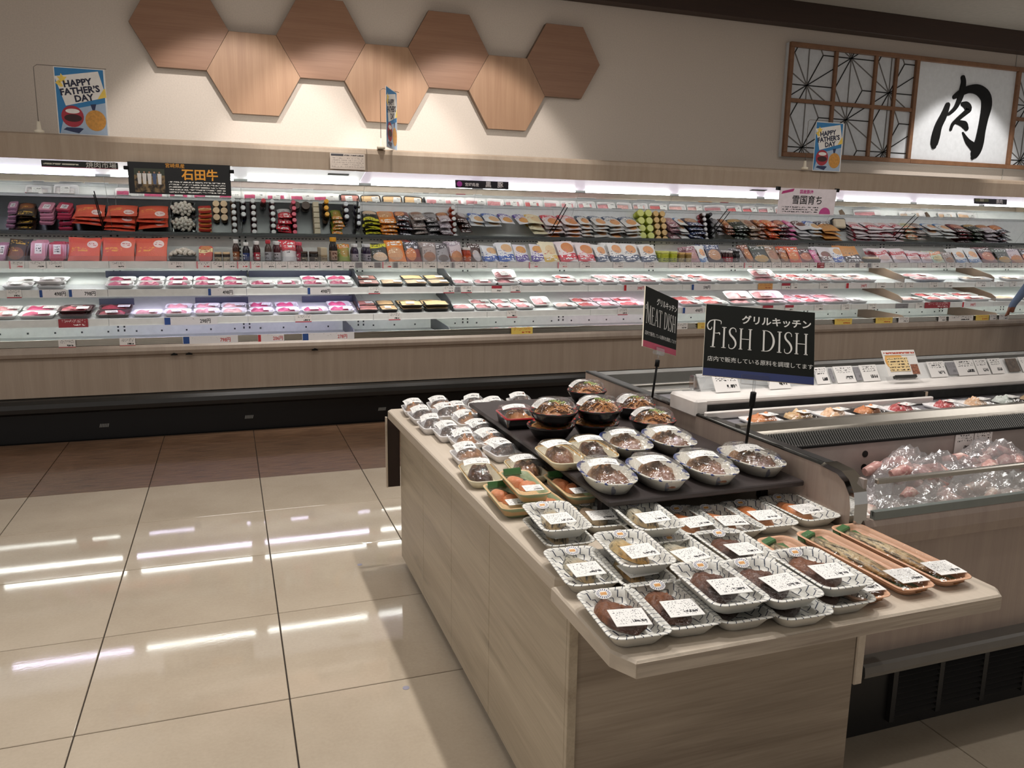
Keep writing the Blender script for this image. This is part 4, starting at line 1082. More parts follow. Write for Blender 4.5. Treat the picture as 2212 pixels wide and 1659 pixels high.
meat_mat('meat_white','e6e2e0','f0eeec','d8a8ac'); meat_mat('meat_orangepale','e0b088','f0d0b0','f6e8dc'); meat_mat('meat_beigebag','c8a890','e0ccb8','f2e8e0'); meat_mat('meat_whitebag','e8e4e4','f4f2f2','d8a0a8'); meat_mat('meat_redroll','a8303c','e8dcdc','c85a60'); meat_mat('meat_greentray','d8e0d8','eef2ee','c8d8cc')
plain('foam_white','eceaea',.45,var=.02); plain('foam_black','201d1c',.3); plain('tray_dark','4a3638',.2); plain('tray_clear','c4d0c8',.2)
def text_label(name,axis='z',dens=.4):
    t=NT(name); g=t.xyz(t.co('Generated')); x=g[0]; y=g[2] if axis=='z' else g[1]
    col=t.mix(t.text(x,y,.08,.92,.1,.92,8,24,dens),lin('eeedea'),lin('4a4a4e')); col=t.mix(t.text(x,y,.5,.92,.16,.36,1,9,.55),col,lin('26262a'))
    MATS[name]=t.set(col,.5)
text_label('label_flat','y'); text_label('label_up','z')
def tray_me(base):
    k='mt'+base
    if k in CACHE: return CACHE[k]
    m=MB(); a=rrect(.86,.8,.12,0,3);b=rrect(1,1,.16,.95,3);c_=rrect(.985,.985,.15,1.0,3);d_=rrect(.92,.9,.13,.92,3);e=rrect(.84,.78,.1,.12,3)
    m.loft([a,b,c_,d_,e],0,True,True); CACHE[k]=m.mesh('tray',{'white':'foam_white','black':'foam_black','dark':'tray_dark','clear':'tray_clear'}[base]); return CACHE[k]
def meat_me(kind,v):
    k=('mm',kind,v)
    if k in CACHE: return CACHE[k]
    rn=random.Random(v*7+len(kind)); m=MB(); ph=rn.random()*9
    if kind in('beige','brownpink'):      # rows of rolled pieces
        for q in range(4):
            yy=-.3+.2*q; m.tube([(-.4,yy,.9),(0,yy+.02,1.05),(.4,yy,.9)],.34 if False else .13,7)
    else:
        def f(u,w):
            x=(u-.5)*.74-.06;y=(w-.5)*.66;e=max(0,1-(abs(2*u-1))**4)*max(0,1-abs(2*w-1)**4)
            return (x,y,.35+e**.5*(.75+.22*math.sin(13*u+3*w+ph)+.16*math.sin(21*w-6*u+2*ph)))
        m.grid(f,12,9)
    me=m.mesh('meat','meat_'+kind); CACHE[k]=me; return me
CACHE['mlabel']=MB().cbox(-.5,.5,-.5,.5,0,.04,.01).mesh('label','label_flat')
SHN={2:'second shelf',3:'third shelf',4:'bottom deck'}
MN={'pink':'pink sliced meat','palepink':'pale pink meat','red':'red and white sliced meat','magenta':'deep pink meat','darkred':'dark red meat','brownpink':'brownish rolled meat','beige':'beige meat rolls','white':'pale meat','orangepale':'pale orange chicken','beigebag':'beige bagged meat','whitebag':'white bagged meat','redroll':'red and white meat rolls','greentray':'white cuts'}
cnt={}
for (sh,x,w,col,rows,base,lean,d) in MEATTRAYS:
    yf,zf=((6.20,1.0175) if sh==2 else (6.14,.8195) if sh==3 else (6.08,.631)); tl=10 if sh<4 else 0; dz=math.tan(R(tl))
    cnt[sh,col]=cnt.get((sh,col),0)+1; q=cnt[sh,col]
    dp=.135; 
    for i in range(rows):
        lift=.0
        yy=yf+.078+(.148*i if i<2 else .0); zz=zf+(yy-yf)*dz+(.031 if i>=2 else 0)+.004
        if i==2 and rows==3: pass
        rx=R(tl); 
        if lean and i==rows-1: rx=R(tl+17); zz+=.034+.0; yy=yf+.15
        sp='front' if i==0 else 'rear' if i==1 else 'uppermost'
        if rows==1: sp='single'
        ordn=['first','second','third','fourth','fifth','sixth','seventh','eighth','ninth','tenth','eleventh','twelfth','thirteenth','fourteenth','fifteenth','sixteenth'][q-1]
        bn={'white':'white','black':'black','dark':'dark','clear':'clear'}[base]
        lab='%s %s tray of %s, %s from the left, %s'%(sp,bn,MN[col],ordn,SHN[sh])
        hgt=.024
        o=O('meat_tray',tray_me(base),None,(x,yy,zz),(rx,0,R(random.uniform(-4,4))),(w*.97,dp,hgt),lab,'meat tray')
        o['group']='meat trays on the '+SHN[sh]
        v=random.randint(0,3)
        O('meat',meat_me(col,v),o,(0,0,0))
        if random.random()<.8: O('label',CACHE['mlabel'],o,(random.choice((.22,.24,-.05)),-.12,1.32),(R(2),0,R(random.uniform(-8,8))),(.36,.42,1.5))
# ------------------------------------------------------------ price cards
def card_mat(name,bg='ece9e6',ink='222222',bar=None,line=None,top=None,big='222222',dens=.45):
    t=NT(name); x,_,z=t.xyz(t.co('Generated')); col=lin(bg)
    col=t.mix(t.text(x,z,.12,.92,.56,.94,3,20,dens),col,lin(ink)); col=t.mix(t.text(x,z,.5,.9,.14,.44,1,8,.55),col,lin(big))
    if bar: col=t.mix(t.ma('LESS_THAN',x,.1),col,lin(bar))
    if line: col=t.mix(t.ma('LESS_THAN',z,.13),col,lin(line))
    if top: col=t.mix(t.ma('GREATER_THAN',z,.6),col,lin(top))
    MATS[name]=t.set(col,.5)
card_mat('card_plain'); card_mat('card_redbar',bar='d8808a',big='c03040'); card_mat('card_redline',line='b03a48'); card_mat('card_redtop',top='a83040'); card_mat('card_grey','8e8c90','6a686c',big='6a686c')
card_mat('card_redfull','98303a','e8d8d8',big='f0e0e0'); card_mat('card_wide','eae8ea','55555a',big='eae8ea',dens=.3); card_mat('card_orange','d8a060','a04a28',big='a03828'); card_mat('card_yellow','f0d268','d86a3a',big='c04a28')
cc={}; CARDN={}
for (sh,x,w,st,txt) in CARDS:
    yr,zc,h={1:(6.33,1.1845,.052),2:(6.165,.998,.056),3:(6.105,.799,.058),4:(5.948,.679,.056)}[sh]
    key=(st,); me='card_'+{'wide':'wide','widered':'wide','widered2':'wide'}.get(st,st)
    if me not in CACHE: CACHE[me]=MB().box(-.5,.5,-.5,.5,0,1).mesh('card',me)
    cc[sh,st]=cc.get((sh,st),0)+1
    near=''
    if sh==1:
        b=min(SHELF1,key=lambda s_:abs(s_[0]-x)); near='below the '+b[7]
        col={'plain':'white','redbar':'red edged white','grey':'grey','redfull':'red'}[st]
        lab='%s price card %s'%(col,near)
    else:
        b=min([q for q in MEATTRAYS if q[0]==sh],key=lambda s_:abs(s_[1]-x))
        col={'plain':'small white','redbar':'red edged white','grey':'grey','redfull':'dark red','wide':'wide white','widered':'white','widered2':'very wide white','redline':'red underlined white','redtop':'red topped','orange':'orange','yellow':'yellow and orange'}[st]
        n_=cc[sh,st]; o_=['first','second','third','fourth','fifth','sixth','seventh','eighth','ninth','tenth','eleventh','twelfth'][n_-1]
        lab='%s price card%s on the %s rail, %s of these'%(col,' reading '+txt if txt else '',{2:'second shelf',3:'third shelf',4:'front'}[sh],o_)
    CARDN[lab]=CARDN.get(lab,0)+1
    if CARDN[lab]>1: lab+=', one further right' if CARDN[lab]==2 else ', the rightmost'
    hh_=h*(1.0 if st!='grey' else .8)
    o=O('price_card',CACHE[me],None,(x,yr,zc-hh_/2),(R(0),0,0),(w,.0024,hh_),lab,'price card','price cards on the shelf rails')
    if txt:
        red=st!='wide'
        tm_=text_me(txt+'円',1,'inkred' if red else 'ink',0,'CENTER',.02)
        a=h*.62
        O('lettering',tm_,o,((.27),-.62,.42),FACE,(a/w*.82,a/hh_,1))
        O('price_mark',MB().box(-.49,-.38,-.58,-.5,.06,.94).mesh('price_mark','inkred' if st=='widered' else 'inkblue'),o)
# ------------------------------------------------------------ display table
tb=E('display_table',(0,0,0),label='pale wood display table holding cooked fish and meat trays, beside the freezer',cat='table')
TZ=.71
def slab(name,poly,z0,z1,mat,parent,b=.004):
    m=MB(); cx=sum(p[0] for p in poly)/len(poly); cy_=sum(p[1] for p in poly)/len(poly)
    def sh(k): return [(cx+(x-cx)*(1-k/abs(x-cx) if abs(x-cx)>.05 else 1),cy_+(y-cy_)*(1-k/abs(y-cy_) if abs(y-cy_)>.05 else 1)) for x,y in poly]
    q=sh(b)
    m.loft([[(x,y,z0) for x,y in q],[(x,y,z0+b) for x,y in poly],[(x,y,z1-b) for x,y in poly],[(x,y,z1) for x,y in q]],0,True,True,smooth=False)
    return O(name,m.mesh(name,mat),parent)
slab('table_top',[(.628,1.475),(.66,1.455),(1.447,1.455),(1.447,3.23),(.61,3.23),(.596,3.21)],.672,TZ,'table_top',tb)
slab('front_leaf',[(.606,1.44),(.606,1.165),(.632,1.115),(1.488,1.115),(1.512,1.145),(1.512,1.44)],.674,TZ-.001,'table_top',tb)
O('edge_band',MB().box(.634,1.486,1.1138,1.1155,.6775,.706).mesh('edge_band','table_edge'),tb)
ys=[1.462,1.905,2.36,2.795,3.25]
yb=[1.462,2.01,2.42,2.83,3.25]
for a,b in zip(yb[:-1],yb[1:]): O('side_panel',MB().cbox(.655,.675,a+.0012,b-.0012,.045,.672,.0015).mesh('side_panel','table_side'),tb)
for a,b in((1.462,2.355),(2.355,3.25)): O('side_panel',MB().cbox(1.42,1.44,a+.0012,b-.0012,.045,.672,.0015).mesh('side_panel','table_side'),tb)
O('front_panel',MB().cbox(.677,1.452,1.455,1.475,.045,.672,.0015).mesh('front_panel','table_front'),tb)
O('corner_strip',MB().cbox(.655,.6765,1.448,1.462,.045,.672,.001).mesh('corner_strip','table_side'),tb)
O('rear_panel',MB().cbox(.677,1.42,3.23,3.25,.045,.672,.0015).mesh('rear_panel','table_front'),tb)
O('base',MB().box(.70,1.41,1.51,3.22,0,.05).mesh('base',plain('basedark','2a241f',.6)),tb)
O('leaf_bracket',MB().prism([(1.455,.674),(1.36,.674),(1.375,.655),(1.44,.60),(1.455,.60)],lambda u,w,t:(t,u,w),.715,.745).mesh('leaf_bracket','cream'),tb)
O('hanging_flap',MB().cbox(1.455,1.482,1.452,1.47,.312,.672,.003).mesh('hanging_flap','table_top'),tb)
O('rear_flap',MB().box(.602,.655,3.262,3.272,.36,.668).mesh('rear_flap',plain('flapdark','2a1a14',.5)),tb); O('flap_edge',MB().box(.596,.602,3.258,3.276,.36,.668).mesh('flap_edge','table_top'),tb)
# two level dark riser
rs=E('display_riser',(0,0,0),label='low black wooden riser on the table carrying bowls and domed trays',cat='riser')
O('board',MB().cbox(.855,1.443,1.68,2.9,.775,.79,.003).mesh('board','riser_black'),rs)
for a in(.90,1.40): 
    for y in(1.80,2.35,2.8): O('leg',MB().cbox(a-.012,a+.012,y-.012,y+.012,TZ,.775,.002).mesh('leg','riser_black'),rs)
O('back_skirt',MB().box(.905,1.40,1.90,1.905,TZ,.775).mesh('back_skirt','black'),rs); O('side_skirt',MB().box(.875,.88,1.90,2.85,TZ,.775).mesh('side_skirt','black'),rs)

# ------------------------------------------------------------ trays of cooked food
def tray_pattern(name,bg,ink,wd,unit=1,mode='net'):
    """printed strokes that follow the rim (UV u runs round it, v counts the rings up the wall)"""
    t=NT(name); uv=t.xyz(t.co('UV')); u,v=uv[0],uv[1]
    rim=t.ma('MULTIPLY',t.ma('GREATER_THAN',v,1.5),t.ma('LESS_THAN',v,4.05))
    if mode=='net':
        fl=t.ma('FLOOR',v); inner=t.ma('GREATER_THAN',v,4.05)
        w=t.ma('ADD',t.ma('MULTIPLY',u,t.ma('MULTIPLY_ADD',inner,-.36,1)),t.ma('MULTIPLY',inner,t.ma('MULTIPLY_ADD',fl,.42,t.ma('MULTIPLY',v,.16))))
        fw=t.ma('FRACT',w); vert=t.ma('LESS_THAN',fw,wd)
        hor=t.ma('MULTIPLY',t.ma('LESS_THAN',t.ma('FRACT',v),.12),t.ma('LESS_THAN',fw,.42))
        m_=t.ma('ADD',t.ma('MULTIPLY',rim,vert),t.ma('MULTIPLY',inner,t.ma('MAXIMUM',vert,hor)))
    else:
        n=t.noise(t.cxyz(u,t.ma('MULTIPLY',v,.35),0),1.3,2)
        patch=t.ma('GREATER_THAN',n,.55); m_=t.ma('MULTIPLY',patch,t.ma('MAXIMUM',rim,t.ma('MULTIPLY',t.ma('GREATER_THAN',n,.62),.6)))
        if mode=='line': m_=t.ma('MULTIPLY',t.ma('GREATER_THAN',v,2.2),t.ma('LESS_THAN',v,2.8))
    m_=t.ma('MINIMUM',m_,1)
    MATS[name]=t.set(t.mix(m_,lin(bg),lin(ink)),.35)
tray_pattern('net_tray','ecebe4','26344c',.12); tray_pattern('oval_tray','dcd9cd','34457e',.3,1,'patch'); tray_pattern('bowl_rim','181312','b0332c',.45,1,'net'); tray_pattern('yellow_tray','dfd6ba','c9952f',.3,1,'line')
plain('fillet_film','ffffff')
def fish_mat(name,a,b,c_,stripe=0,rough=.35):
    t=NT(name); g=t.xyz(t.co('Generated')); o=t.co(); n=t.noise(t.scale(o,(1,1,1)),70,4,.65,.6)
    f=t.ma('ADD',t.ma('MULTIPLY',g[1],.8),t.ma('MULTIPLY',t.ma('SUBTRACT',n,.5),.9))
    col=t.mix(t.rng(f,.2,.55),lin(a),lin(b)); col=t.mix(t.rng(f,.55,.85),col,lin(c_))
    if stripe:
        s_=t.noise(t.scale(o,(170,24,40)),1,3,.6,.8); col=t.mix(t.rng(s_,.5,.64,0,stripe),col,lin('16191c'))
    t.bump(n,.7,.006); MATS[name]=t.set(col,rough)
fish_mat('fish_mackerel','c4a87c','bcb6a2','4c5252',.95); fish_mat('fish_golden','d0a058','ccb484','5c6664',.7); fish_mat('fish_pale','cfb48e','bda288','857a72',.45)
fish_mat('fish_brown','4c2614','7c4826','35190f',.0,.5); fish_mat('fish_dark','341a10','643820','22100a',.0,.45); fish_mat('fish_salmon','d8905e','d68452','e0a884',.0); fish_mat('fish_salmonbig','d88a56','cf7a44','e4b08c',.0)
fish_mat('fish_grill','94703f','c8b48c','33302c',.9,.22); fish_mat('stew3','6a4428','b0825a','4e301c',0,.25); fish_mat('stew','3e2618','8a5a38','2a180e',0,.25); fish_mat('stew2','7a5038','ae8258','5a3a28',0,.25); fish_mat('noodle_brown','a0662e','d09a58','7a4a22',0,.3); fish_mat('fried','bc7a40','dca062','7a4826',0,.4); fish_mat('salmon_piece','d88458','e49a6c','eab494',0,.35)
plain('leaf_green','3e6a3a',.4,var=.15); plain('scallion','a8c060',.4,var=.2); plain('foam_salmon','d6a686',.45,var=.04); plain('foam_green','a8b894',.45,var=.04); plain('foam_tan','dcb98c',.45,var=.04); plain('bowl_black','0e0c0c',.18); plain('red_gloss','a3262a',.2); plain('sticker_red','d8a0a0',.4); plain('sauce_red','9a2c24',.3)
t=NT('round_sticker'); g=t.xyz(t.co('Generated')); dx=t.ma('SUBTRACT',g[0],.5); dy=t.ma('SUBTRACT',g[1],.5)
an=t.ma('ARCTAN2',dy,dx); rr=t.ma('SQRT',t.ma('ADD',t.ma('MULTIPLY',dx,dx),t.ma('MULTIPLY',dy,dy)))
ray_=t.ma('MULTIPLY',t.ma('LESS_THAN',t.ma('FRACT',t.ma('MULTIPLY',an,18/(2*PI))),.45),t.ma('GREATER_THAN',rr,.26))
col=t.mix(t.ma('MULTIPLY',ray_,t.ma('LESS_THAN',rr,.44)),lin('eceae6'),lin('39406e')); col=t.mix(t.box(g[0],g[1],.3,.7,.36,.64),col,lin('d89a4a')); MATS['round_sticker']=t.set(col,.4)
def foam_tray(key,w,l,h,mat,r=.022,taper=.016,flange=.006,k=5):
    if key in CACHE: return CACHE[key]
    rg=[rrect(w-2*taper-.01,l-2*taper-.01,r,0,k),rrect(w-2*flange,l-2*flange,r,h*.86,k),rrect(w,l,r+.004,h*.94,k),rrect(w-.002,l-.002,r+.004,h,k),rrect(w-2*flange-.006,l-2*flange-.006,r,h-.001,k),rrect(w-2*taper+.004,l-2*taper+.004,r,h*.45,k),rrect(w-2*taper-.012,l-2*taper-.012,r*.8,.004,k)]
    u=perim(rg[2],.0165); m=MB().loft(rg,0,True,True,uper=u); CACHE[key]=m.mesh('tray',mat); return CACHE[key]
def fillet(key,w,l,h,mat,kind):
    k=('f',key)
    if k in CACHE: return CACHE[k]
    m=MB(); rn=random.Random(sum(map(ord,key))); ph=rn.random()*9
    def f(u,v):
        a=2*PI*u; e=v
        rx=w/2*(1+.18*math.sin(2*a+ph)+.10*math.sin(5*a+ph)); ry=l/2*(1+.12*math.sin(3*a+ph))
        x=rx*e*math.cos(a);y=ry*e*math.sin(a)
        if kind=='lump':
            q=Vector((x,y,ph)); lump=.78+.75*abs(mnoise.noise(q*42))+.45*mnoise.noise(q*95)
        else: lump=1+.05*math.sin(120*y+ph)+.10*mnoise.noise(Vector((x,y,ph))*60)
        return (x,y,h*max(0,(1-e**3))**.55*lump+.001)
    m.grid(f,30,11) if kind=='lump' else m.grid(f,24,8); CACHE[k]=m.mesh('food',mat); return CACHE[k]
def wrap_film(key,w,l,h,bul):
    if key in CACHE: return CACHE[key]
    def f(u,v):
        x=(u-.5)*w;y=(v-.5)*l; e=(1-(2*u-1)**4)*(1-(2*v-1)**4)
        return (x,y,h+bul*e+.0012*math.sin(9*u+7*v)*e)
    CACHE[key]=MB().grid(f,10,14).mesh('film','film'); return CACHE[key]
CACHE['plabel']=MB().cbox(-.034,.034,-.031,.031,0,.0012,.0004).mesh('price_label','label_flat')
CACHE['plabelS']=MB().cbox(-.026,.026,-.020,.020,0,.0012,.0004).mesh('price_label','label_flat')
def disc(r,name,mat,n=18,sy=1): 
    return MB().prism([(r*math.cos(2*PI*q/n),r*sy*math.sin(2*PI*q/n)) for q in range(n)],lambda u,w,t:(u,w,t),0,.001).mesh(name,mat)
CACHE['stk']=disc(.017,'round_sticker','round_sticker',20,.8)
for (x,y,z,rot,fish,lab) in PATTERNED:
    root=E('fish_tray',(x,y,z),(0,0,R(rot+random.uniform(-1,1))),lab,'food tray','patterned fish trays')
    O('tray',foam_tray('net',.126,.202,.028,'net_tray'),root)
    kind='lump' if fish in('brown','dark') else 'fish'
    dim={'brown':(.074,.135,.019),'dark':(.074,.135,.019),'mackerel':(.05,.13,.022),'golden':(.05,.13,.022),'pale':(.05,.12,.02),'salmon':(.05,.13,.018),'salmonbig':(.07,.15,.02)}[fish]
    O('fish',fillet(fish+str(random.randint(0,2)),*dim,'fish_'+fish,kind),root,(random.uniform(-.008,.004),.012,.005),(0,0,R(random.uniform(-12,12))))
    O('price_label',CACHE['plabel'],root,(random.uniform(-.006,.006),-.034,.0318),(R(2),R(random.uniform(-3,3)),R(random.uniform(-6,6))),label='white printed price label')
    O('round_sticker',CACHE['stk'],root,(random.uniform(-.012,.012),.080,.0262),(R(24),0,0),label='round white sticker with navy rays')
    O('film',wrap_film('filmnet',.116,.192,.0275,.0015),root)
for (x,y,z,rot,lab) in LONGTRAYS:
    root=E('fish_tray',(x,y,z),(0,0,R(rot)),lab,'food tray','long grilled fish trays')
    O('tray',foam_tray('long',.096,.345,.02,'foam_salmon',.02,.012),root)
    lf=MB().grid(lambda u,v:((u-.5)*.05,(v-.5)*.31,.006+.002*math.sin(20*v)),3,10)
    O('leaf',lf.mesh('leaf','leaf_green'),root,(0,0,0))
    m=MB(); rings=[]
    for i in range(13):
        q=i/12; yy=.15-.30*q; r_=.021*(math.sin(PI*min(1,q*.86+.12)))**.7+.002
        if q>.9: r_=.005
        rings.append([(r_*1.05*math.cos(2*PI*k/10)+.004*math.sin(4*q),yy,max(.0,r_*.62*math.sin(2*PI*k/10))+.007) for k in range(10)])
    m.loft(rings,0,True,True); m.add([(-.018,-.166,.008),(.018,-.166,.008),(0,-.145,.011)],[(0,1,2)])
    O('fish',m.mesh('fish','fish_grill'),root,(-.004,0,.001),(0,0,R(4)))
    O('leaf_garnish',MB().cbox(-.02,.02,-.012,.012,0,.014,.003).mesh('leaf_garnish','leaf_green'),root,(-.022,.150,.008),(0,R(-14),R(10)))
    O('price_label',CACHE['plabel'],root,(.012,-.118,.0235),(R(2),0,R(-4)),label='white printed price label')
    O('film',wrap_film('filmlong',.088,.336,.0195,.009),root)
for (x,y,z,rot,lab) in GREENTRAYS:
    root=E('salmon_tray',(x,y,z),(R(0),0,R(rot)),lab,'food tray','green rimmed salmon trays')
    O('tray',foam_tray('green',.092,.222,.030,'foam_green',.018,.014),root)
    O('inner_lining',MB().loft([rrect(.0905,.2205,.02,.0306),rrect(.078,.208,.016,.0306),rrect(.07,.198,.014,.008)],0,False,True).mesh('inner_lining','foam_tan'),root)
    O('salmon',fillet('sa',.044,.07,.022,'salmon_piece','fish'),root,(-.012,.045,.008),(0,0,R(15))); O('salmon',fillet('sb',.046,.06,.018,'salmon_piece','fish'),root,(.014,.01,.008),(0,0,R(-20)))
    O('seaweed',MB().cbox(-.014,.014,-.02,.02,0,.012,.003).mesh('seaweed','black_gloss'),root,(.008,.05,.008),(0,0,.4))
    O('leaf_garnish',MB().cbox(-.026,.026,-.003,.003,0,.02,.001).mesh('leaf_garnish','leaf_green'),root,(-.004,.092,.022),(R(-30),0,.1))
    O('price_label',CACHE['plabelS'],root,(.006,-.06,.0315),(R(4),0,R(random.uniform(-5,5))),label='white printed price label')
    O('film',wrap_film('filmgreen',.084,.212,.0305,.002),root)
def drape(w,l,bend,mat='label_flat',nu=6):
    return MB().grid(lambda u,v:((u-.5)*w,(v-.5)*l,bend(u,v)),nu,3).mesh('price_label',mat)
CACHE['drapeO']=drape(.078,.056,lambda u,v:.006*(1-(2*u-1)**2)-.010*v*0)
for (x,y,z,rot,k,lab) in DOMED:
    big=k=='oval'; w,l=(.137,.232) if big else (.106,.198)
    root=E('domed_tray',(x,y,z),(0,0,R(rot)),lab,'food tray','clear domed trays')
    if big:
        n=30; rg=[sellipse(w-.045,l-.05,0,2.5,n),sellipse(w-.012,l-.014,.028,2.5,n),sellipse(w,l,.033,2.5,n),sellipse(w-.002,l-.002,.036,2.5,n),sellipse(w-.018,l-.02,.034,2.5,n),sellipse(w-.05,l-.055,.006,2.5,n)]
        if 'ovaltray' not in CACHE: CACHE['ovaltray']=MB().loft(rg,0,True,True,uper=perim(rg[2],.03)).mesh('tray','oval_tray'); CACHE['ovallid']=MB().loft([sellipse(w-.006,l-.006,.037,2.5,n),sellipse(w-.022,l-.026,.042,2.5,n),sellipse(w-.034,l-.042,.054,2.6,n),sellipse(w-.056,l-.075,.058,2.8,n),sellipse(.03,.06,.0595,2.6,n)],0,False,True).mesh('lid','clear_lid')
        sw_,sl_=.094,.176
        O('tray',CACHE['ovaltray'],root); O('stew',fillet('st%d'%random.randint(0,2),sw_,sl_,.031,random.choice(('stew3','stew2')),'lump'),root,(0,-.006,.010))
        O('lid',CACHE['ovallid'],root)
        O('price_label',CACHE['drapeO'],root,(-.010,.002,.0575),(R(0),R(-3),R(random.uniform(-14,4))),label='white printed price label')
        O('round_sticker',CACHE['stk'],root,(.012,.078,.0535),(R(-14),0,0),label='small round sticker')
    else:
        if 'yt' not in CACHE:
            rg=[rrect(w-.03,l-.03,.02,0),rrect(w,l,.03,.022),rrect(w-.002,l-.002,.03,.026),rrect(w-.014,l-.014,.026,.024),rrect(w-.03,l-.03,.02,.005)]
            CACHE['yt']=MB().loft(rg,0,True,True,uper=perim(rg[1],.026)).mesh('tray','yellow_tray')
            CACHE['ytl']=MB().loft([rrect(w-.006,l-.006,.03,.027),rrect(w-.016,l-.018,.028,.040),rrect(w-.03,l-.04,.024,.050),rrect(.03,.08,.012,.053)],0,False,True).mesh('lid','clear_lid')
        O('tray',CACHE['yt'],root); O('stew',fillet('sy%d'%random.randint(0,2),.078,.165,.028,'stew2' if 'reddish' in lab or 'small' in lab else 'stew','lump'),root,(0,0,.006)); O('lid',CACHE['ytl'],root)
        O('price_label',CACHE['drapeO'],root,(-.008,.012,.0515),(0,R(-3),R(random.uniform(-10,6))),label='white printed price label')
        O('round_sticker',disc(.014,'round_sticker','sticker_red',16,.7),root,(.01,.066,.0475),(R(-14),0,0),label='small pale red sticker')
# bowls
bowlm=MB().lathe([(.046,0),(.052,.004),(.07,.03),(.076,.042),(.0775,.045),(.0765,.047),(.071,.042),(.05,.012)],28,ms=[0,0,0,0,0,0,0]).mesh('bowl','bowl_black')
rm_=MB(); rgs=[[(r_*math.cos(2*PI*q/28),r_*math.sin(2*PI*q/28),z_) for q in range(28)] for r_,z_ in((.0772,.0405),(.0785,.0455),(.0768,.0478),(.0722,.044))]
rm_.loft(rgs,0,uper=perim(rgs[0],.034)); rimm=rm_.mesh('bowl_rim','bowl_rim')
lidm=MB().lathe([(.0765,.048),(.072,.056),(.064,.072),(.05,.082),(.02,.085)],26,cap0=False).mesh('lid','clear_lid')
def noodles(seed):
    rn=random.Random(seed); m=MB()
    def f(u,v):
        a=2*PI*u; return (.064*v*math.cos(a),.064*v*math.sin(a),.036+.026*(1-v*v)+.004*math.sin(9*a+5*v)*v)
    m.grid(f,18,5)
    for q in range(34):
        a=rn.random()*6.28; r0=math.sqrt(rn.random())*.05; x,y=r0*math.cos(a),r0*math.sin(a); b=rn.random()*3.14; L=rn.uniform(.012,.026)
        z=.039+.026*(1-(r0/.064)**2); m.tube([(x-L*math.cos(b),y-L*math.sin(b),z-.004),(x,y,z+.006),(x+L*math.cos(b),y+L*math.sin(b),z-.003)],.0032,4,0,False)
    return m.mesh('noodles','noodle_brown')
nm=[noodles(1),noodles(2)]
def greens(seed):
    rn=random.Random(seed); m=MB()
    for q in range(11):
        x=rn.gauss(.008,.016);y=rn.gauss(.012,.014); m.tube([(x-.007,y,.066),(x+.001,y+.003,.071),(x+.008,y+.001,.066)],.0028,4)
    return m.mesh('scallions','scallion')
gm=greens(4)
wl=MB().grid(lambda u,v:((u-.5)*.075,(v-.5)*.036,.012*math.sin(PI*u)-.010*u),8,2).mesh('price_label','label_flat')
for (x,y,z,full,lab) in BOWLS:
    root=E('noodle_bowl',(x,y,z),(0,0,random.uniform(-.3,.3)),lab,'food bowl','black noodle bowls')
    O('bowl',bowlm,root); O('bowl_rim',rimm,root,label='red and black patterned rim')
    O('noodles',nm[random.randint(0,1)],root); 
    if full: O('scallions',gm,root); O('price_label',wl,root,(-.036,-.004,.076),(R(0),R(-24),R(12)),label='curled white price label')
    O('lid',lidm,root) if full else None
x,y,z,rot=REDBOX[0]
root=E('bento_box',(x,y,z),(0,0,R(rot)),'rectangular black box with red rim and clear lid, left of the noodle bowls','food box')
O('box',MB().loft([rrect(.105,.14,.012,0),rrect(.118,.155,.014,.034),rrect(.12,.157,.014,.038),rrect(.106,.142,.012,.036),rrect(.1,.135,.01,.01)],0,True,True).mesh('box','bowl_black'),root)
O('rim',MB().loft([rrect(.121,.158,.015,.034),rrect(.122,.159,.015,.0395),rrect(.107,.143,.012,.0385)],0).mesh('rim','red_gloss'),root)
O('food',fillet('bx',.085,.12,.03,'fried','lump'),root,(0,0,.012)); O('lid',MB().loft([rrect(.116,.152,.014,.04),rrect(.108,.142,.014,.056),rrect(.09,.12,.012,.06)],0,False,True).mesh('lid','clear_lid'),root)
O('price_label',CACHE['drapeO'],root,(-.015,.0,.0615),(0,R(-6),R(-10)),label='white printed price label')
wlab=MB().grid(lambda u,v:((u-.5)*.066,(v-.5)*.078,.007*math.sin(PI*u)-.004*(2*v-1)**2),6,4).mesh('price_label','label_flat')
for i,(x,y,z,rot,lab) in enumerate(WHITEBOXES):
    root=E('side_dish_box',(x,y,z),(0,0,R(rot)),lab,'food box','white clear-lid food boxes')
    w,l=.099,.132
    if 'wb' not in CACHE:
        CACHE['wb']=MB().loft([rrect(w-.02,l-.022,.012,0),rrect(w,l,.016,.022),rrect(w,l,.016,.026),rrect(w-.012,l-.012,.013,.025),rrect(w-.024,l-.026,.01,.006)],0,True,True).mesh('box','foam_white')
        CACHE['wbl']=MB().loft([rrect(w-.002,l-.002,.02,.0262,1),rrect(w-.012,l-.014,.02,.030,1),rrect(w-.036,l-.042,.018,.049,1),rrect(w-.044,l-.052,.016,.051,1)],0,False,True,smooth=False).mesh('lid','haze_lid')
    O('box',CACHE['wb'],root); fm='fried' if i in(5,9,14) else 'stew' if i%3 else 'noodle_brown'
    O('food',fillet('wf%d'%(i%4)+fm,.074,.104,.036,fm,'lump'),root,(.0,-.004,.007)); O('lid',CACHE['wbl'],root)
    O('price_label',wlab,root,(-.010,.018,.0505),(R(2),R(-10),R(random.uniform(-12,6))),label='white printed price label')
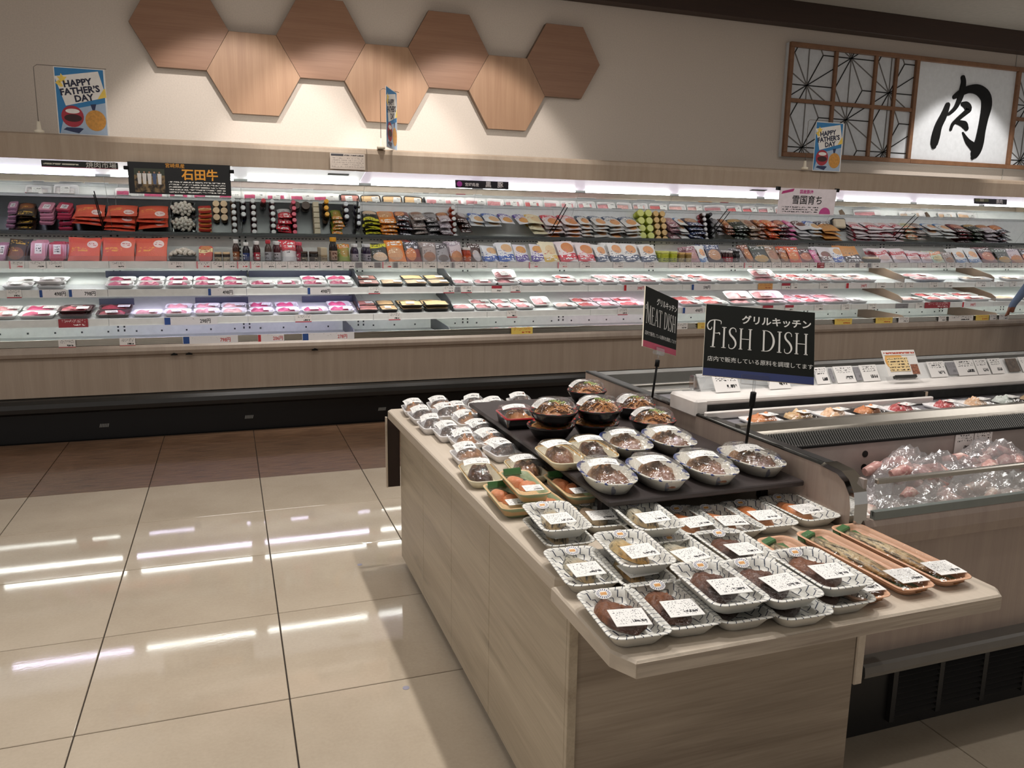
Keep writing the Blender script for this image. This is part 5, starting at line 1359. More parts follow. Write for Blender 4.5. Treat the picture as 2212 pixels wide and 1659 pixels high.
# ------------------------------------------------------------ open freezer beside the table
fz=E('island_freezer',(0,0,0),label='wood fronted open island freezer with chrome corner right of the table',cat='freezer')
FX,FY,FB,FR=1.452,1.50,3.12,4.2
sidep=[(FB,.16),(FB,.846),(1.60,.846),(1.555,.835),(1.525,.80),(1.515,.76),(1.512,.16)]
O('side_panel',MB().prism(sidep,lambda u,w,t:(t,u,w),FX,FX+.03).mesh('side_panel','freezer_wood'),fz)
O('side_cap',MB().tube([(FX+.006,FB,.849),(FX+.006,1.63,.849)],.007,8).box(FX+.002,FX+.045,1.62,FB,.846,.852).mesh('side_cap','darksteel'),fz)
cm=MB(); prof=[(1.62,.858),(1.556,.853),(1.528,.838),(1.508,.81),(1.501,.78),(1.499,.64)]
q=[(a,b) for a,b in prof]+[(a+.014,b-.012) for a,b in prof[::-1]]
cm.prism(q,lambda u,w,t:(t,u,w),FX-.003,FX+.038)
O('corner_post',cm.mesh('corner_post','chrome'),fz,label='chrome front corner post')
O('corner_fill',MB().box(FX+.0,FX+.036,1.503,1.512,.34,.66).mesh('corner_fill','darksteel'),fz)
O('glass_rail',MB().cbox(FX+.06,FR,1.497,1.511,.828,.842,.003).mesh('glass_rail','steel'),fz)
O('front_glass',MB().box(FX+.06,FR,1.501,1.506,.742,.83).mesh('front_glass','glass'),fz)
O('glass_channel',MB().box(FX+.06,FR,1.496,1.512,.735,.756).mesh('glass_channel',plain('channelgrey','7b817d',.35)),fz)
fp=[(1.53,.735),(1.498,.735),(1.49,.72),(1.488,.69),(1.494,.662),(1.507,.657),(1.507,.34),(1.53,.34)]
O('front_panel',MB().prism(fp,lambda u,w,t:(t,u,w),FX+.03,FR).mesh('front_panel','freezer_wood'),fz)
bp=[(1.53,.315),(1.468,.315),(1.460,.319),(1.458,.33),(1.461,.348),(1.468,.354),(1.53,.354)]
O('bumper',MB().prism(bp,lambda u,w,t:(t,u,w),FX+.04,FR).mesh('bumper',plain('bumper_fz','5d5a55',.3,spec=.6)),fz)
O('bumper_end',MB().prism([(1.53,.313),(1.466,.313),(1.457,.318),(1.455,.33),(1.458,.35),(1.466,.356),(1.53,.356)],lambda u,w,t:(t,u,w),FX+.022,FX+.0405).mesh('bumper_end','black'),fz)
O('kick',MB().box(FX+.05,FR,1.64,1.66,.0,.36).mesh('kick',plain('kickdark','131313',.4)),fz)
plain('louver','2b2a29',.4)
for gx in range(6):
    x0=1.797+gx*.178
    O('louver_frame',MB().box(x0-.02,x0-.002,1.626,1.64,.03,.25).mesh('louver_frame','louver'),fz)
    for q in range(10):
        O('louver_slat',MB().prism([(1.64,0),(1.626,-.008),(1.624,-.005),(1.638,.004)],lambda u,w,t:(t,u,.052+.0185*q+w),x0-.002,x0+.158).mesh('louver_slat','louver'),fz)
O('tub',MB().box(FX+.03,FR,1.512,1.95,.60,.62).box(FX+.03,FR,1.945,1.965,.60,.80).box(FX+.03,FX+.04,1.512,1.95,.6,.84).box(FX+.03,FR,1.511,1.5125,.6,.735).mesh('tub',plain('tubgrey','a59a94',.4,var=.08)),fz)
for z in(.757,.713): O('tub_hole',MB().lathe([(.011,0),(.011,.002)],12).mesh('tub_hole','black'),fz,(1.899,1.945,z),(PI/2,0,0))
g=MB(); x=FX+.06
while x<FR: g.box(x,x+.0035,1.953,1.957,0,.045); x+=.0085
O('return_grille',g.mesh('return_grille',plain('grillelight','6a6a68',.4,metal=.6)),fz,(0,0,.797),(R(-30),0,0),kind='stuff') if False else None
# sloped grille: bars over a dark back
gm_=MB(); x=FX+.05
while x<FR: gm_.prism([(1.948,.800),(1.985,.836),(1.982,.838),(1.945,.802)],lambda u,w,t:(t,u,w),x,x+.0042); x+=.0095
o=O('return_grille',gm_.mesh('return_grille','grillelight' if 'grillelight' in MATS else plain('grillelight','6a6a68',.4,metal=.6)),fz); o['kind']='stuff'
O('grille_back',MB().prism([(1.955,.792),(1.995,.832),(2.0,.828),(1.96,.788)],lambda u,w,t:(t,u,w),FX+.03,FR).box(FX+.03,FR,1.94,1.952,.794,.801).mesh('grille_back','black'),fz)
O('steel_step',MB().prism([(1.985,.834),(2.02,.838),(2.035,.858),(2.06,.858),(2.06,.80),(1.985,.80)],lambda u,w,t:(t,u,w),FX+.03,FR).mesh('steel_step','steel'),fz)
O('upper_deck',MB().box(FX+.03,FR,2.06,2.62,.80,.84).mesh('upper_deck',plain('deckgrey','77757a',.4)),fz)
O('inner_back',MB().box(FX+.03,FR,2.60,FB,.60,.80).box(FX+.03,FR,2.70,2.78,.80,.83).box(FX+.03,FR,3.04,FB,.8,.846).mesh('inner_back',plain('rearsteel','8d8c88',.35,metal=.5)),fz)
O('rear_rail',MB().cbox(FX+.06,FR,2.86,2.875,.82,.832,.002).cbox(FX+.06,FR,2.74,2.755,.82,.832,.002).mesh('rear_rail','steel'),fz)
O('carcass',MB().box(FX+.03,FR,1.66,FB-.01,.16,.60).mesh('carcass','darksteel'),fz)
# white price shelf bridging the freezer
ps=E('price_shelf',(0,0,0),label='white bridging shelf with tilted price rail standing over the freezer',cat='shelf unit')
O('top_beam',MB().cbox(FX-.004,FR,2.24,2.40,.879,.898,.005).mesh('top_beam','white_plastic'),ps)
O('beam_end',MB().cbox(FX-.006,FX+.045,2.235,2.405,.838,.900,.008).mesh('beam_end','white_plastic'),ps)
O('gap_shade',MB().box(FX+.04,FR,2.26,2.28,.842,.88).mesh('gap_shade','darksteel'),ps)  # dark strip painted in for the shade between the two beams
O('lower_beam',MB().cbox(FX+.004,2.43,2.185,2.20,.843,.868,.003).mesh('lower_beam','white_plastic'),ps)
O('lower_beam',MB().cbox(2.45,FR,2.30,2.315,.842,.862,.003).mesh('lower_beam','white_plastic'),ps)
O('beam_end',MB().cbox(2.33,2.43,2.186,2.22,.80,.845,.004).mesh('beam_end','darksteel'),ps,label='dark support block')
O('clip',MB().cbox(2.66,2.74,2.292,2.302,.845,.868,.004).mesh('clip','white_plastic'),ps)
O('post',MB().box(2.425,2.437,2.22,2.23,.845,.88).mesh('post','steel'),ps)
O('price_rail',MB().prism([(2.368,.898),(2.408,.955),(2.412,.953),(2.372,.896)],lambda u,w,t:(t,u,w),FX+.10,FR).mesh('price_rail',plain('railgrey','cfcfcd',.3)),ps)
O('rail_box',MB().cbox(FX+.085,2.05,2.37,2.43,.898,.95,.006).mesh('rail_box','acrylic'),ps,label='clear plastic rail box')
O('back_board',MB().box(FX+.10,FR,2.415,2.42,.898,.945).mesh('back_board','white_plastic'),ps)
CACHE['fcard']=MB().box(-.5,.5,-.5,.5,-.5,.5).mesh('card','card_plain'); CACHE['fcardg']=MB().box(-.5,.5,-.5,.5,-.5,.5).mesh('card','card_grey')
for i,(px_x,w,g) in enumerate(FCARDS):
    z=.929; yy=2.383
    if i<2: yy=2.345;z=.930
    O('price_card',CACHE['fcardg'] if g else CACHE['fcard'],None,(px_x,yy,z),(R(-33),0,0),(w,.002,.068 if not g else .055),label='%s price card on the freezer rail, %s'%('grey' if g else 'white',['at its left end, standing free','below the fish dish sign clip','right of the fish dish sign','narrow strip beside the fish dish sign','second right of the fish dish sign','between two white cards left of the yellow notice','just left of the yellow notice','partly behind the yellow notice','just right of the yellow notice','narrow strip right of the yellow notice','third right of the yellow notice','pale one right of the middle','pale one before the brown picture card','at the right edge of the picture'][i]),cat='price card',group='price cards on the freezer rail')
o=O('picture_card',MB().box(-.5,.5,-.5,.5,-.5,.5).mesh('card',plain('brownpic','5a4c40',.5,var=.5,sc=4)),None,(FPIC,2.383,.929),(R(-33),0,0),(.062,.002,.06),label='brown picture card on the freezer price rail',cat='price card')
# notice card
nc=E('notice_card',NOTICE,(R(-32),R(0),R(-4)),label='white notice card with orange circle and small photo on the freezer rail',cat='card')
O('card',MB().box(-.075,.075,-.001,.001,-.0525,.0525).mesh('card','paper'),nc)
O('orange_disc',MB().prism([(-.03+.042*math.cos(2*PI*q/24),.008+.04*math.sin(2*PI*q/24)) for q in range(24)],lambda u,w,t:(u,t,w),-.0016,-.001).mesh('orange_disc',plain('discorange','e2ac62',.6)),nc)
ph=MB().box(.036,.068,-.0022,-.001,-.048,-.008)
O('photo',ph.mesh('photo',plain('photobrown','9a6248',.5,var=.7,sc=160)),nc)
NCARD=nc
O('clip',MB().cbox(-.05,.05,-.004,.012,-.062,-.05,.002).mesh('clip','darksteel'),nc)
# packs on the upper deck
clamp=[('foam_white','fish_salmon','white pack of sliced fish beside the pole of the fish sign'),('foam_black','meat_beige','black pack with beige cuts behind the fish sign pole'),('foam_white','meat_orangepale','pale pack in the middle of the freezer upper deck'),('foam_black','fish_salmon','black tray of orange red shrimp on the freezer upper deck'),('foam_white','meat_red','silver pack with red shrimp beside the dark block'),('foam_white','meat_red','bag of red shrimp right of the dark block'),('foam_white','meat_orangepale','long clear pack of pale fish near the right'),('foam_black','meat_greentray','dark tray with white label near the right edge'),('foam_black','meat_beige','dark tray with white label at the picture edge')]
for i,(b_,f_,lab) in enumerate(clamp):
    x=1.62+i*.145+(.06 if i>4 else 0)
    r_=E('seafood_pack',(x,2.115,.841),(0,0,R(random.uniform(-6,6))),lab,'frozen pack','packs on the freezer upper deck')
    O('tray',MB().loft([rrect(.11,.08,.012,0),rrect(.125,.095,.015,.012),rrect(.115,.085,.012,.012),rrect(.1,.07,.01,.004)],0,True,True).mesh('tray',b_),r_)
    O('food',fillet('fz%d'%(i%3)+f_,.09,.065,.022,f_,'lump'),r_,(0,0,.004)); O('wrap',wrap_film('fw',.122,.092,.014,.012),r_)
    O('price_label',CACHE['plabelS'],r_,(.02,-.01,.028),(0,0,.2),label='white printed price label')
# bags of frozen meat in the front well
meat_mat('bone_pink','b07a78','cfa89e','e6d4c8',24); meat_mat('bone_pale','b8a49c','d8c8be','c08c84',22)
def bag(seed,w,l,h):
    rn=random.Random(seed); a=[rn.random()*6.28 for _ in range(6)]
    m=MB()
    def f(u,v):
        e=((1-abs(2*u-1)**3)*(1-abs(2*v-1)**3)); 
        z=h*max(e,0)**.5*(.8+.16*math.sin(11*u+a[0])+.14*math.sin(13*v+a[1]+4*u)+.08*math.sin(29*u+23*v+a[2]))+.004
        return ((u-.5)*w*(1+.07*math.sin(9*v+a[3])),(v-.5)*l*(1+.07*math.sin(8*u+a[4])),z)
    m.grid(f,18,14)
    # crimped top edge of the bag
    m.grid(lambda u,v:((u-.5)*w*.9,l*.48+v*.07,.004+v*.06+.012*math.sin(15*u+a[5])*v),14,4)
    return m.mesh('bag','bag_clear')
def bones(seed,w,l,h,mat):
    rn=random.Random(seed); m=MB()
    for q in range(12):
        x=rn.uniform(-.38,.38)*w;y=rn.uniform(-.34,.34)*l; a=rn.random()*3.14; L=rn.uniform(.2,.34)*w; z=h*rn.uniform(.15,.5)
        m.tube([(x-L*.5*math.cos(a),y-L*.5*math.sin(a),z),(x,y,z+.012),(x+L*.5*math.cos(a),y+L*.5*math.sin(a),z)],[.016,.022,.014],7)
    return m.mesh('bones',mat)
BAGS=[(1.70,1.80,.63,.26,.24,.085,'bone_pale','pale bag of frozen bones at the left end of the well'),(1.93,1.66,.63,.27,.24,.105,'bone_pink','clear bag with pink bones behind the front glass'),(2.02,1.84,.66,.32,.2,.13,'bone_pink','shiny clear bag rising highest in the freezer well'),(2.22,1.67,.63,.30,.25,.115,'bone_pale','wrinkled clear bag with pale bones near the right'),(2.34,1.85,.66,.32,.2,.125,'bone_pink','bag of pink meat behind the wrinkled one'),(2.54,1.70,.63,.32,.26,.12,'bone_pink','bag of pink meat past the picture edge'),(1.71,1.63,.63,.2,.16,.09,'bone_pale','small bag of bones in the front corner beside the orange pack')]
for i,(x,y,z,w,l,h,mt,lab) in enumerate(BAGS):
    r_=E('meat_bag',(x,y,z),(0,0,R(random.uniform(-14,14))),lab,'frozen bag','bags of frozen bones')
    O('bag',bag(i+3,w,l,h),r_); O('bones',bones(i+9,w,l,h*1.15,mt),r_)
r_=E('frozen_pack',(1.575,1.60,.665),(R(24),R(0),R(14)),'orange printed frozen pack in the left front corner of the freezer','frozen pack')
O('pack',MB().cbox(-.06,.06,-.04,.04,0,.022,.006).mesh('pack',plain('packwhite','dcd8d0',.25)),r_); O('orange_band',MB().box(-.061,.02,-.0405,.0,.004,.0225).mesh('orange_band',plain('packorange','d8703a',.25)),r_); O('print',MB().box(-.058,.05,.004,.036,.0215,.0228).mesh('print','label_flat'),r_)
O('pack_rest',MB().cbox(-.05,.05,-.04,.04,0,.045,.006).mesh('box','foam_white'),None,(1.575,1.60,.6205),label='white carton under the orange frozen pack in the freezer corner',cat='carton')
for i,(x,z) in enumerate(((2.315,.762),(2.40,.765))):
    O('well_notice',MB().box(-.04,.04,-.001,.001,-.035,.035).mesh('card','card_plain'),None,(x,1.942,z),label='white notice in a sleeve on the inner freezer wall'+(', left one' if i==0 else ', right one'),cat='notice')

# ------------------------------------------------------------ table signs
def serif(letter):
    """strokes (u,w,width) in a 0..1 high cell; returns strokes, advance"""
    T=.095; t_=.035
    def st(x): return [(x,0,T),(x,.5,T*.9),(x,1,T)]
    def se(x,y,w=.2): return [(x-w/2,y,t_),(x,y,t_*1.1),(x+w/2,y,t_)]
    if letter=='I': return [st(.14),se(.14,.02,.24),se(.14,.98,.24)],.3
    if letter=='H': return [st(.13),st(.63),[(.13,.5,t_),(.38,.5,t_),(.63,.5,t_)],se(.13,.02),se(.13,.98),se(.63,.02),se(.63,.98)],.80
    if letter=='D': return [st(.14),se(.14,.02,.22),[(.06,.98,t_),(.3,.98,t_),(.5,.9,.07),(.64,.7,.10),(.68,.5,.115),(.63,.28,.10),(.48,.09,.07),(.28,.02,t_),(.06,.02,t_)]],.80
    if letter=='S': return [[(.44,.80,.03),(.42,.92,.035),(.3,.99,.045),(.16,.95,.06),(.09,.82,.085),(.14,.66,.10),(.3,.52,.11),(.42,.36,.10),(.44,.2,.085),(.36,.06,.06),(.22,.0,.045),(.09,.05,.035),(.07,.2,.03)]],.54
    if letter=='E': return [st(.14),[(.06,.98,t_),(.3,.98,t_),(.5,.98,.05),(.52,.86,.02)],[(.14,.52,t_),(.3,.52,t_),(.42,.52,.06)],[(.06,.02,t_),(.3,.02,t_),(.52,.02,.05),(.56,.17,.02)]],.62
    if letter=='A': return [[(.08,0,t_),(.22,.45,t_),(.36,.98,t_)],[(.36,1,.08),(.52,.5,T),(.68,0,T)],[(.2,.34,t_),(.36,.34,t_),(.58,.34,t_)],se(.08,.02,.18),se(.68,.02,.22)],.78
    if letter=='T': return [st(.32),[(.02,.82,.02),(.04,.97,.05),(.32,.98,t_),(.6,.97,.05),(.62,.82,.02)],se(.32,.02,.24)],.66
    if letter=='F': return [[(.62,1.12,.02),(.6,1.27,.05),(.3,1.31,.05),(.02,1.24,.06),(-.12,1.05,.065),(-.06,.86,.06),(.08,.84,.05),(.12,.96,.03)],[(.22,0,T),(.25,.6,T),(.26,1.3,T*.8)],[(.25,.68,t_),(.42,.68,t_),(.55,.7,.07),(.57,.6,.02)],se(.22,.02,.26)],.62
    if letter=='M': return [[(.02,1.05,.06),(-.1,.95,.06),(-.08,.8,.05),(.02,.82,.03)],[(.12,0,t_),(.15,.6,t_),(.18,1.2,t_)],[(.18,1.2,.1),(.38,.6,.1),(.52,.05,.06)],[(.52,.05,t_),(.68,.6,t_),(.8,1.05,t_)],[(.8,1.05,T),(.84,.5,T),(.86,0,T)],se(.12,.02,.2),se(.86,.02,.24)],1.0
    return [],.34
def serif_word(word,width,height,mat,cx,z0):
    m=MB(); adv=0; L=[]
    for ch in word:
        s_,a=serif(ch); L.append((adv,s_)); adv+=a+.05
    k=height; kx=width/(adv)
    for a,s_ in L:
        for q in s_: m.ribbon([((u+a)*kx-width/2,w*k,wd*min(kx,k)) for u,w,wd in q],0,-.0006,.0006)
    return m.mesh('title',mat)
def table_sign(name,label,loc,rot,title,sub,band,titlew,pole_xy,zb):
    W_,H_=.297,.21
    root=E(name,loc,rot,label,'sign')
    O('board',MB().box(-W_/2,W_/2,-.002,.002,-H_/2,H_/2).mesh('board','cream'),root)
    O('face',MB().box(-W_/2+.0004,W_/2-.0004,-.0028,-.002,-H_/2+.022,H_/2-.0004).mesh('face','signblack'),root)
    O('band',MB().box(-W_/2+.0004,W_/2-.0004,-.0028,-.002,-H_/2+.0004,-H_/2+.022).mesh('band',band),root)
    O('lettering',text_me('グリルキッチン',.027,'silverink',0,'CENTER',.0006),root,(.045,-.003,H_/2-.040),FACE)
    O('title',serif_word(title,titlew,.062,'silverink',0,0),root,(0,-.003,-.022),(0,0,0))
    O('lettering',text_me(sub,.0158,'silverink',0,'CENTER',.0),root,(.004,-.003,-.056),FACE)
    O('clip',MB().cbox(-.045,.03,-.008,.006,-H_/2-.014,-H_/2+.012,.002).mesh('clip','acrylic'),root)
    return root
table_sign('fish_dish_sign','black FISH DISH table sign with a blue bottom band on a thin black pole',(1.3707,1.8232,1.1464),(R(-26.7),R(3.3),R(-26.3)),'FISH DISH','店内で販売している原料を調理してます','blueband',.272,None,.79)
table_sign('meat_dish_sign','black MEAT DISH table sign with a pink bottom band, turned sideways',(1.4603,2.5127,1.131),(R(-5.9),R(13.2),R(35.8)),'MEAT DISH','店内で販売している原料を調理してます','pinkband',.272,None,.79)
def sign_pole(label,x0,y0,zb,top,hb):
    r_=E('sign_pole',(x0,y0,zb),label=label,cat='sign pole'); d=Vector(top)-Vector((x0,y0,zb))
    O('base',MB().lathe([(.03,0),(.03,.004),(.012,.009)],16).mesh('base','black'),r_)
    O('pole',MB().tube([(0,0,.004),tuple(d)],.0042,8).mesh('pole','black'),r_)
    O('collar',MB().tube([tuple(d*hb),tuple(d)],.0085,8).mesh('collar','black'),r_)
    O('stem',MB().tube([tuple(d),tuple(d+Vector((0,.0,.035)))],.004,6).mesh('stem','acrylic'),r_)
sign_pole('thin black pole carrying the fish dish sign, standing on the riser',1.405,1.90,.791,(1.398,1.868,1.0),.80)
sign_pole('thin black pole carrying the meat dish sign, standing on the riser',1.425,2.50,.791,(1.452,2.507,.995),.88)

def print_block(parent,x0,x1,z0,z1,y,rows,cols,bg,ink,dens=.5):
    nm='print_%s_%s_%d_%d'%(bg,ink,rows,cols)
    if nm not in MATS:
        t=NT(nm); g=t.xyz(t.co('Generated')); MATS[nm]=t.set(t.mix(t.text(g[0],g[2],0.0,1.0,0.0,1.0,rows,cols,dens,.24),lin(bg),lin(ink)),.6)
    O('printed_lines',MB().box(x0,x1,y,y+.0006,z0,z1).mesh('printed_lines',nm),parent)
# ------------------------------------------------------------ signs on the case
def board_sign(name,label,x0,x1,y,z0,z1,tilt,mat,zrot=0):
    root=E(name,((x0+x1)/2,y,(z0+z1)/2),(R(tilt),0,R(zrot)),label,'sign'); w,h=x1-x0,z1-z0
    O('board',MB().box(-w/2,w/2,-.002,.002,-h/2,h/2).mesh('board',mat),root); return root,w,h
r_,w,h=board_sign('yakiniku_sign','dark green strip sign with white lettering on the canopy light, far left',-1.112,-.662,6.052,1.828,1.870,0,'signgreen')
O('lettering',text_me('焼肉市場',.046,'paper',0,'CENTER'),r_,(.125,-.003,.0),FACE); print_block(r_,-.215,-.01,-.010,.010,-.0028,1,22,'161d1a','d8d8c8',.62); O('line',MB().box(-w/2,w/2,-.003,-.002,-h/2,-h/2+.004).mesh('line','pinkband'),r_)
r_,w,h=board_sign('ishida_beef_sign','large black hanging sign with orange lettering and a farm photo',-.598,.045,5.99,1.672,1.878,0,plain('boardblack','17181a',.4))
O('lettering',text_me('石田牛',.078,'inkorange',0,'CENTER',.002),r_,(.125,-.003,.026),FACE); O('lettering',text_me('宮崎県産',.031,'inkorange',0,'CENTER'),r_,(-.03,-.003,.084),FACE)
print_block(r_,-.075,.285,-.095,-.012,-.0028,5,34,'17181a','e4e2de',.55)
pf=MB().box(-.285,-.098,-.003,-.002,-.092,.062)
t=NT('farm_photo'); g=t.xyz(t.co('Generated')); n=t.noise(t.co(),26,3); col=t.mix(t.rng(n,.4,.6),lin('2a2420'),lin('8a7250')); col=t.mix(t.ma('GREATER_THAN',g[2],.72),col,lin('3a4034')); MATS['farm_photo']=t.set(col,.4)
O('photo',pf.mesh('photo','farm_photo'),r_)
for q in range(5): O('photo_head',MB().prism([(-.254+.031*q+.006*math.cos(PI*k_/4),.037+.007*math.sin(PI*k_/4)) for k_ in range(8)],lambda u,w,t:(u,t,w),-.0036,-.003).mesh('photo_head',plain('facetone','a8826a',.6)),r_)
for q in range(5):
    x=-.265+.031*q; O('photo_figure',MB().prism([(x,-.012),(x+.022,-.012),(x+.024,.03),(x-.002,.03)],lambda u,w,t:(u,t,w),-.0036,-.003).prism([(x+.002,-.04),(x+.02,-.04),(x+.022,-.012),(x,-.012)],lambda u,w,t:(u,t,w),-.0036,-.003).mesh('photo_figure',plain('shirtwhite','d8d4d0',.6) if q!=3 else plain('shirtblue','4a5a7a',.6)),r_)
for x in(-.33,.33):
    O('clip',MB().cbox(x-.016,x+.016,-.01,.012,.05,.074,.003).mesh('clip','black'),r_)
r_,w,h=board_sign('black_pork_sign','small black strip sign with a pink round mark and white lettering on the canopy light',1.705,2.145,6.175,1.79,1.85,-6,plain('boardblack2','1c1b22',.4))
O('lettering',text_me('黒　豚',.05,'paper',0,'CENTER',.001),r_,(.10,-.003,.0),FACE); O('lettering',text_me('宮崎県産',.029,'paper',0,'CENTER',.0006),r_,(-.085,-.003,-.004),FACE); O('round_mark',MB().prism([(-.187+.022*math.cos(2*PI*q/16),.022*math.sin(2*PI*q/16)) for q in range(16)],lambda u,w,t:(u,t,w),-.003,-.002).mesh('round_mark','magenta'),r_)
r_,w,h=board_sign('pork_sign','small dark strip sign on the canopy light near the right edge',7.10,7.545,6.175,1.806,1.86,-6,'boardblack2'); O('lettering',text_me('豚肉',.045,'paper',0,'CENTER',.001),r_,(.12,-.003,0),FACE); O('patch',MB().box(-.21,-.03,-.003,-.002,-.005,.022).mesh('patch',plain('olive','6a6e4a',.6)),r_); O('lettering',text_me('国産',.028,'cream',0),r_,(-.12,-.0035,.008),FACE)
r_=E('snow_pork_sign',(4.905,5.985,1.762),(R(5),0,R(-2)),'white and pink hanging sign with black lettering clipped under the canopy','sign'); w,h=.60,.225
O('board',MB().box(-.30,.30,-.002,.002,-h/2,h/2).mesh('board','whitepink'),r_)
O('lettering',text_me('雪国育ち',.082,'ink',0,'CENTER',.001),r_,(.0,-.003,.008),FACE); O('lettering',text_me('国産豚肉',.036,'pink',0,'CENTER',.001),r_,(-.02,-.003,.082),FACE)
print_block(r_,-.27,.13,-.10,-.04,-.0028,3,34,'f6edf4','2a2a30',.5)
O('pink_shape',MB().prism([(.2+.06*math.cos(PI*q/10),-.105+.058*math.sin(PI*q/10)) for q in range(11)],lambda u,w,t:(u,t,w),-.0032,-.002).mesh('pink_shape','pink'),r_); O('ribbon',MB().prism([(-.28,.06),(-.16,.085),(-.15,.11),(-.27,.085)],lambda u,w,t:(u,t,w),-.0032,-.002).mesh('ribbon',plain('ribbonpink','c03a80',.5)),r_)
for x in(-.31,.31): O('clip',MB().cbox(x-.014,x+.014,-.01,.03,.09,.122,.003).mesh('clip','black'),r_)
r_=E('notice',(.853,6.012,1.941),(0,0,0),'white printed notice stuck on the canopy fascia','notice')
O('sheet',MB().box(-.125,.125,-.001,.001,-.056,.056).mesh('sheet',plain('sheetpaper','cfc2b6',.7)),r_); O('header',MB().box(-.118,-.03,-.0016,-.001,.036,.05).mesh('header',plain('headergrey','4a4a50',.6)),r_)
print_block(r_,-.025,.115,.034,.050,-.0016,1,20,'cfc2b6','3a3638',.55)
print_block(r_,-.115,.115,-.045,.028,-.0016,5,30,'cfc2b6','a39890',.5)
print_block(NCARD,-.062,.03,-.035,.022,-.0023,5,20,'f0d49c','3a2a1a',.5)
print_block(NCARD,-.07,.07,.032,.048,-.0023,1,26,'ece9e4','b8503a',.6)

# ------------------------------------------------------------ hanging paper flags
plain('navyink','20233c',.6)
def flag(label,cx,y,z,yaw,tilt,wire_x):
    root=E('paper_flag',(cx,y,z),(R(tilt),0,R(yaw)),label,'poster'); w,h=.30,.42
    O('sheet',MB().box(-w/2,w/2,-.0008,.0008,-h/2,h/2).mesh('sheet','paper'),root)
    def P(name,pts,mat,d): O(name,MB().prism(pts,lambda u,q,t:(u,t,q),-.0008-d*.0004,-.0008-(d-1)*.0004).mesh(name,mat),root)
    def C(cx_,cy_,rx,ry,n=22): return [(cx_+rx*math.cos(2*PI*q/n),cy_+ry*math.sin(2*PI*q/n)) for q in range(n)]
    P('sky_ground',[(-.145,-.205),(.14,-.205),(.14,.205),(-.145,.205)],plain('flagblue','2f7cb4',.6),1)
    P('pale_ground',[(-.14,-.205),(.14,-.205),(.14,.0),(-.10,-.06)],plain('flagpale','a9bcd2',.6),2)
    P('white_card',[(-.148,.15),(.11,.195),(.149,.035),(-.095,-.03)],'paper',3)
    P('star',[(-.11,.17),(-.095,.15),(-.075,.15),(-.09,.132),(-.085,.11),(-.105,.12),(-.125,.11),(-.12,.132),(-.135,.15),(-.115,.15)],'flagyellow',4); P('star',[(-.125,.13),(-.11,.11),(-.10,.09),(-.115,.085),(-.13,.095),(-.145,.11)],'flagyellow',4)
    P('gold_corner',[(.095,.02),(.149,.035),(.145,.09),(.135,.085)],'flagyellow',4)
    P('crimson_disc',C(-.06,-.095,.066,.068),'flagred',4); P('dark_band',C(-.058,-.105,.052,.024),plain('flagdark','3a1a1c',.6),5); P('white_puff',C(-.058,-.062,.042,.015),'paper',5)
    P('medal_ribbon',[(.05,-.015),(.085,-.01),(.075,-.05),(.06,-.05)],'navy',3)
    P('gold_medal',C(.075,-.115,.062,.066),plain('medal','cf9340',.5,var=.2,sc=60),4)
    P('blue_strip',[(-.12,-.18),(-.08,-.19),(-.03,-.2),(.0,-.17),(-.02,-.165),(-.1,-.165)],'navy',3)
    for s_,dx,dz in(('HAPPY',-.012,.115),('FATHER’S',.0,.068),('DAY',.02,.022)): O('lettering',text_me(s_,.056,'navyink',0,'CENTER',.0022),root,(dx-.005,-.0028,dz),(PI/2,0,0)).rotation_euler=(PI/2,R(-9),0)
    st=E('flag_stand',(wire_x,y+.01,2.04),label='thin wire stand holding the flag '+label.split(',')[-1].strip(),cat='stand')
    O('base',MB().lathe([(.03,0),(.03,.018),(.015,.024),(.010,.075)],10).mesh('base','cream'),st)
    O('wire',MB().tube([(0,0,.07),(0,0,.41),(.02,0,.425)]+[(.02+(cx-wire_x+.14*math.cos(R(yaw)))*q,-.01+(.14*math.sin(R(yaw)))*q,.425+.0*q) for q in(.5,1)],.0022,5).mesh('wire',plain('wiregrey','6a625a',.4)),st)
flag('blue and white HAPPY FATHER’S DAY paper flag above the case, at the left',-.852,6.085,2.252,-2,0,-1.115)
flag('HAPPY FATHER’S DAY paper flag turned nearly edge on, in the middle',1.18,6.02,2.252,64,0,1.10)
flag('HAPPY FATHER’S DAY paper flag overlapping the lattice panel, at the right',5.10,6.0,2.243,-1,0,4.87)

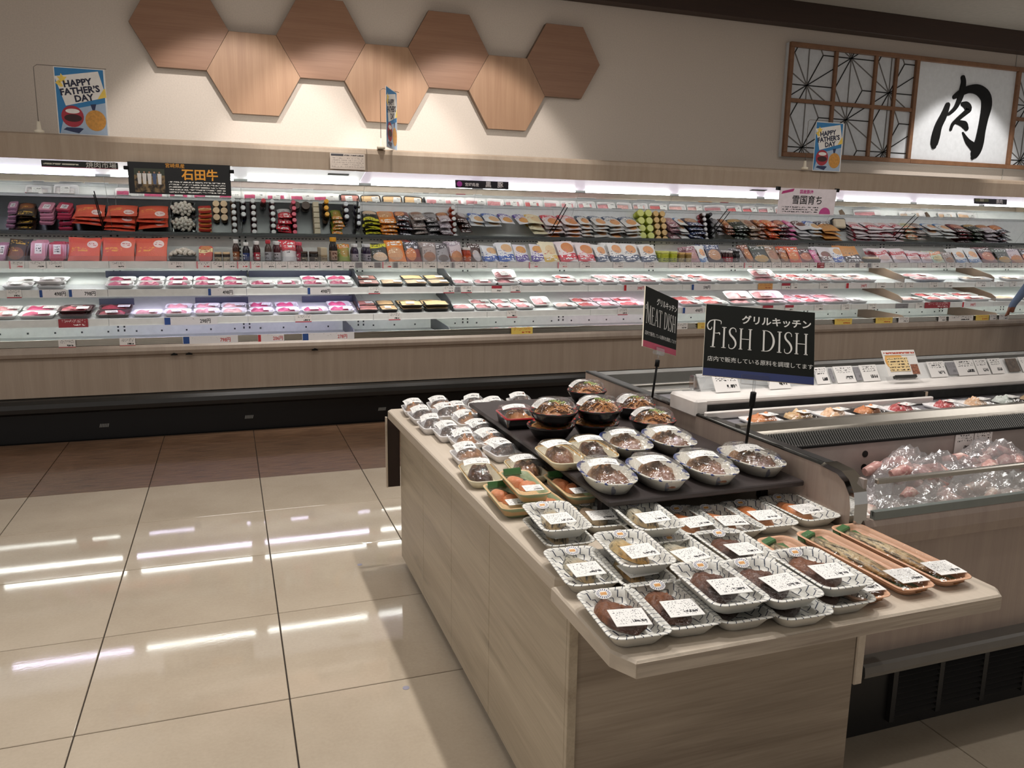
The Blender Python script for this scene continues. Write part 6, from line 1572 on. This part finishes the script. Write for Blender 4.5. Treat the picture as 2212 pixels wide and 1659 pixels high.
# ------------------------------------------------------------ shopper at the right edge
pr=E('person',(7.50,5.50,0),(0,0,0),'person in a blue shirt reaching toward the case at the right edge','person')
def figure():
    v=[];e=[];rad=[]
    def add(p,r,par=None):
        v.append(p);rad.append(r)
        if par is not None: e.append((par,len(v)-1))
        return len(v)-1
    pel=add((0,0,.95),.15); sp=add((0,.01,1.12),.14,pel); ch=add((0,.01,1.32),.16,sp); nk=add((0,.02,1.47),.06,ch); hd=add((0,.05,1.58),.085,nk); add((0,.05,1.68),.088,hd)
    for s_ in(-1,1):
        hp=add((s_*.09,0,.88),.10,pel); kn=add((s_*.10,.02,.48),.065,hp); an=add((s_*.10,-.02,.09),.042,kn); add((s_*.11,.11,.045),.038,an)
        sh=add((s_*.17,.01,1.38),.07,ch)
        if s_<0: el=add((-.30,.0,1.10),.052,sh); wr=add((-.335,.14,.865),.033,el); pa=add((-.345,.18,.80),.036,wr); fr=[( -.36,.20,.725),(-.347,.215,.715),(-.333,.215,.718),(-.322,.205,.728)]; tb_=(-.305,.165,.76)
        else: el=add((.25,.02,1.10),.052,sh); wr=add((.27,.06,.86),.033,el); pa=add((.275,.075,.79),.036,wr); fr=[(.262,.075,.70),(.272,.082,.69),(.284,.084,.692),(.294,.082,.705)]; tb_=(.245,.095,.75)
        pv=Vector(v[pa])
        for q,f in enumerate(fr):
            b_=add(tuple(pv.lerp(Vector(f),.45)),.0105,pa); add(f,.008,b_)
        add(tb_,.010,pa)
    me=bpy.data.meshes.new('body'); me.from_pydata(v,e,[]); o=bpy.data.objects.new('body',me); COL.objects.link(o)
    md=o.modifiers.new('skin','SKIN'); md.use_smooth_shade=True
    for i,sv in enumerate(me.skin_vertices[0].data): sv.radius=(rad[i],rad[i]*(.72 if i in(0,1,2) else 1)); sv.use_root=(i==0)
    o.modifiers.new('sub','SUBSURF').levels=2
    dg=bpy.context.evaluated_depsgraph_get(); m2=bpy.data.meshes.new_from_object(o.evaluated_get(dg)); bpy.data.objects.remove(o)
    for x in(plain('denim_shirt','6a7d9c',.8,var=.1,sc=120),plain('trousers','1f2536',.8),plain('skin','8f5f4c',.5),plain('shoe','161616',.5)): m2.materials.append(x)
    for p in m2.polygons:
        c=p.center; z=c.z
        k=0
        if z<.93 and abs(c.x)<.24: k=1
        if z<.085: k=3
        if z>1.46: k=2
        if abs(c.x)>.24 and z<.81: k=2
        p.material_index=k; p.use_smooth=True
    return m2
O('body',figure(),pr)
hr=MB().lathe([(.02,.12),(.07,.10),(.10,.04),(.103,-.03),(.085,-.07)],14).mesh('hair',plain('hair','1a1412',.6)); O('hair',hr,pr,(0,.03,1.645),(R(18),0,0))
hf=MB().lathe([(.0,.008),(.008,.004),(.011,0),(.008,-.006),(.0,-.008)],8).mesh('eye','paper')
for s_ in(-1,1): O('eye',hf,pr,(s_*.032,.128,1.63)); O('ear',MB().lathe([(.0,.02),(.012,.012),(.014,-.006),(.0,-.02)],8).mesh('ear','skin'),pr,(s_*.09,.05,1.615))
O('nose',MB().lathe([(.004,.024),(.011,0),(.012,-.012),(.0,-.016)],8).mesh('nose','skin'),pr,(0,.138,1.605)); O('mouth',MB().cbox(-.022,.022,-.004,.004,-.004,.004,.002).mesh('mouth',plain('lips','9a5a4e',.5)),pr,(0,.130,1.572))
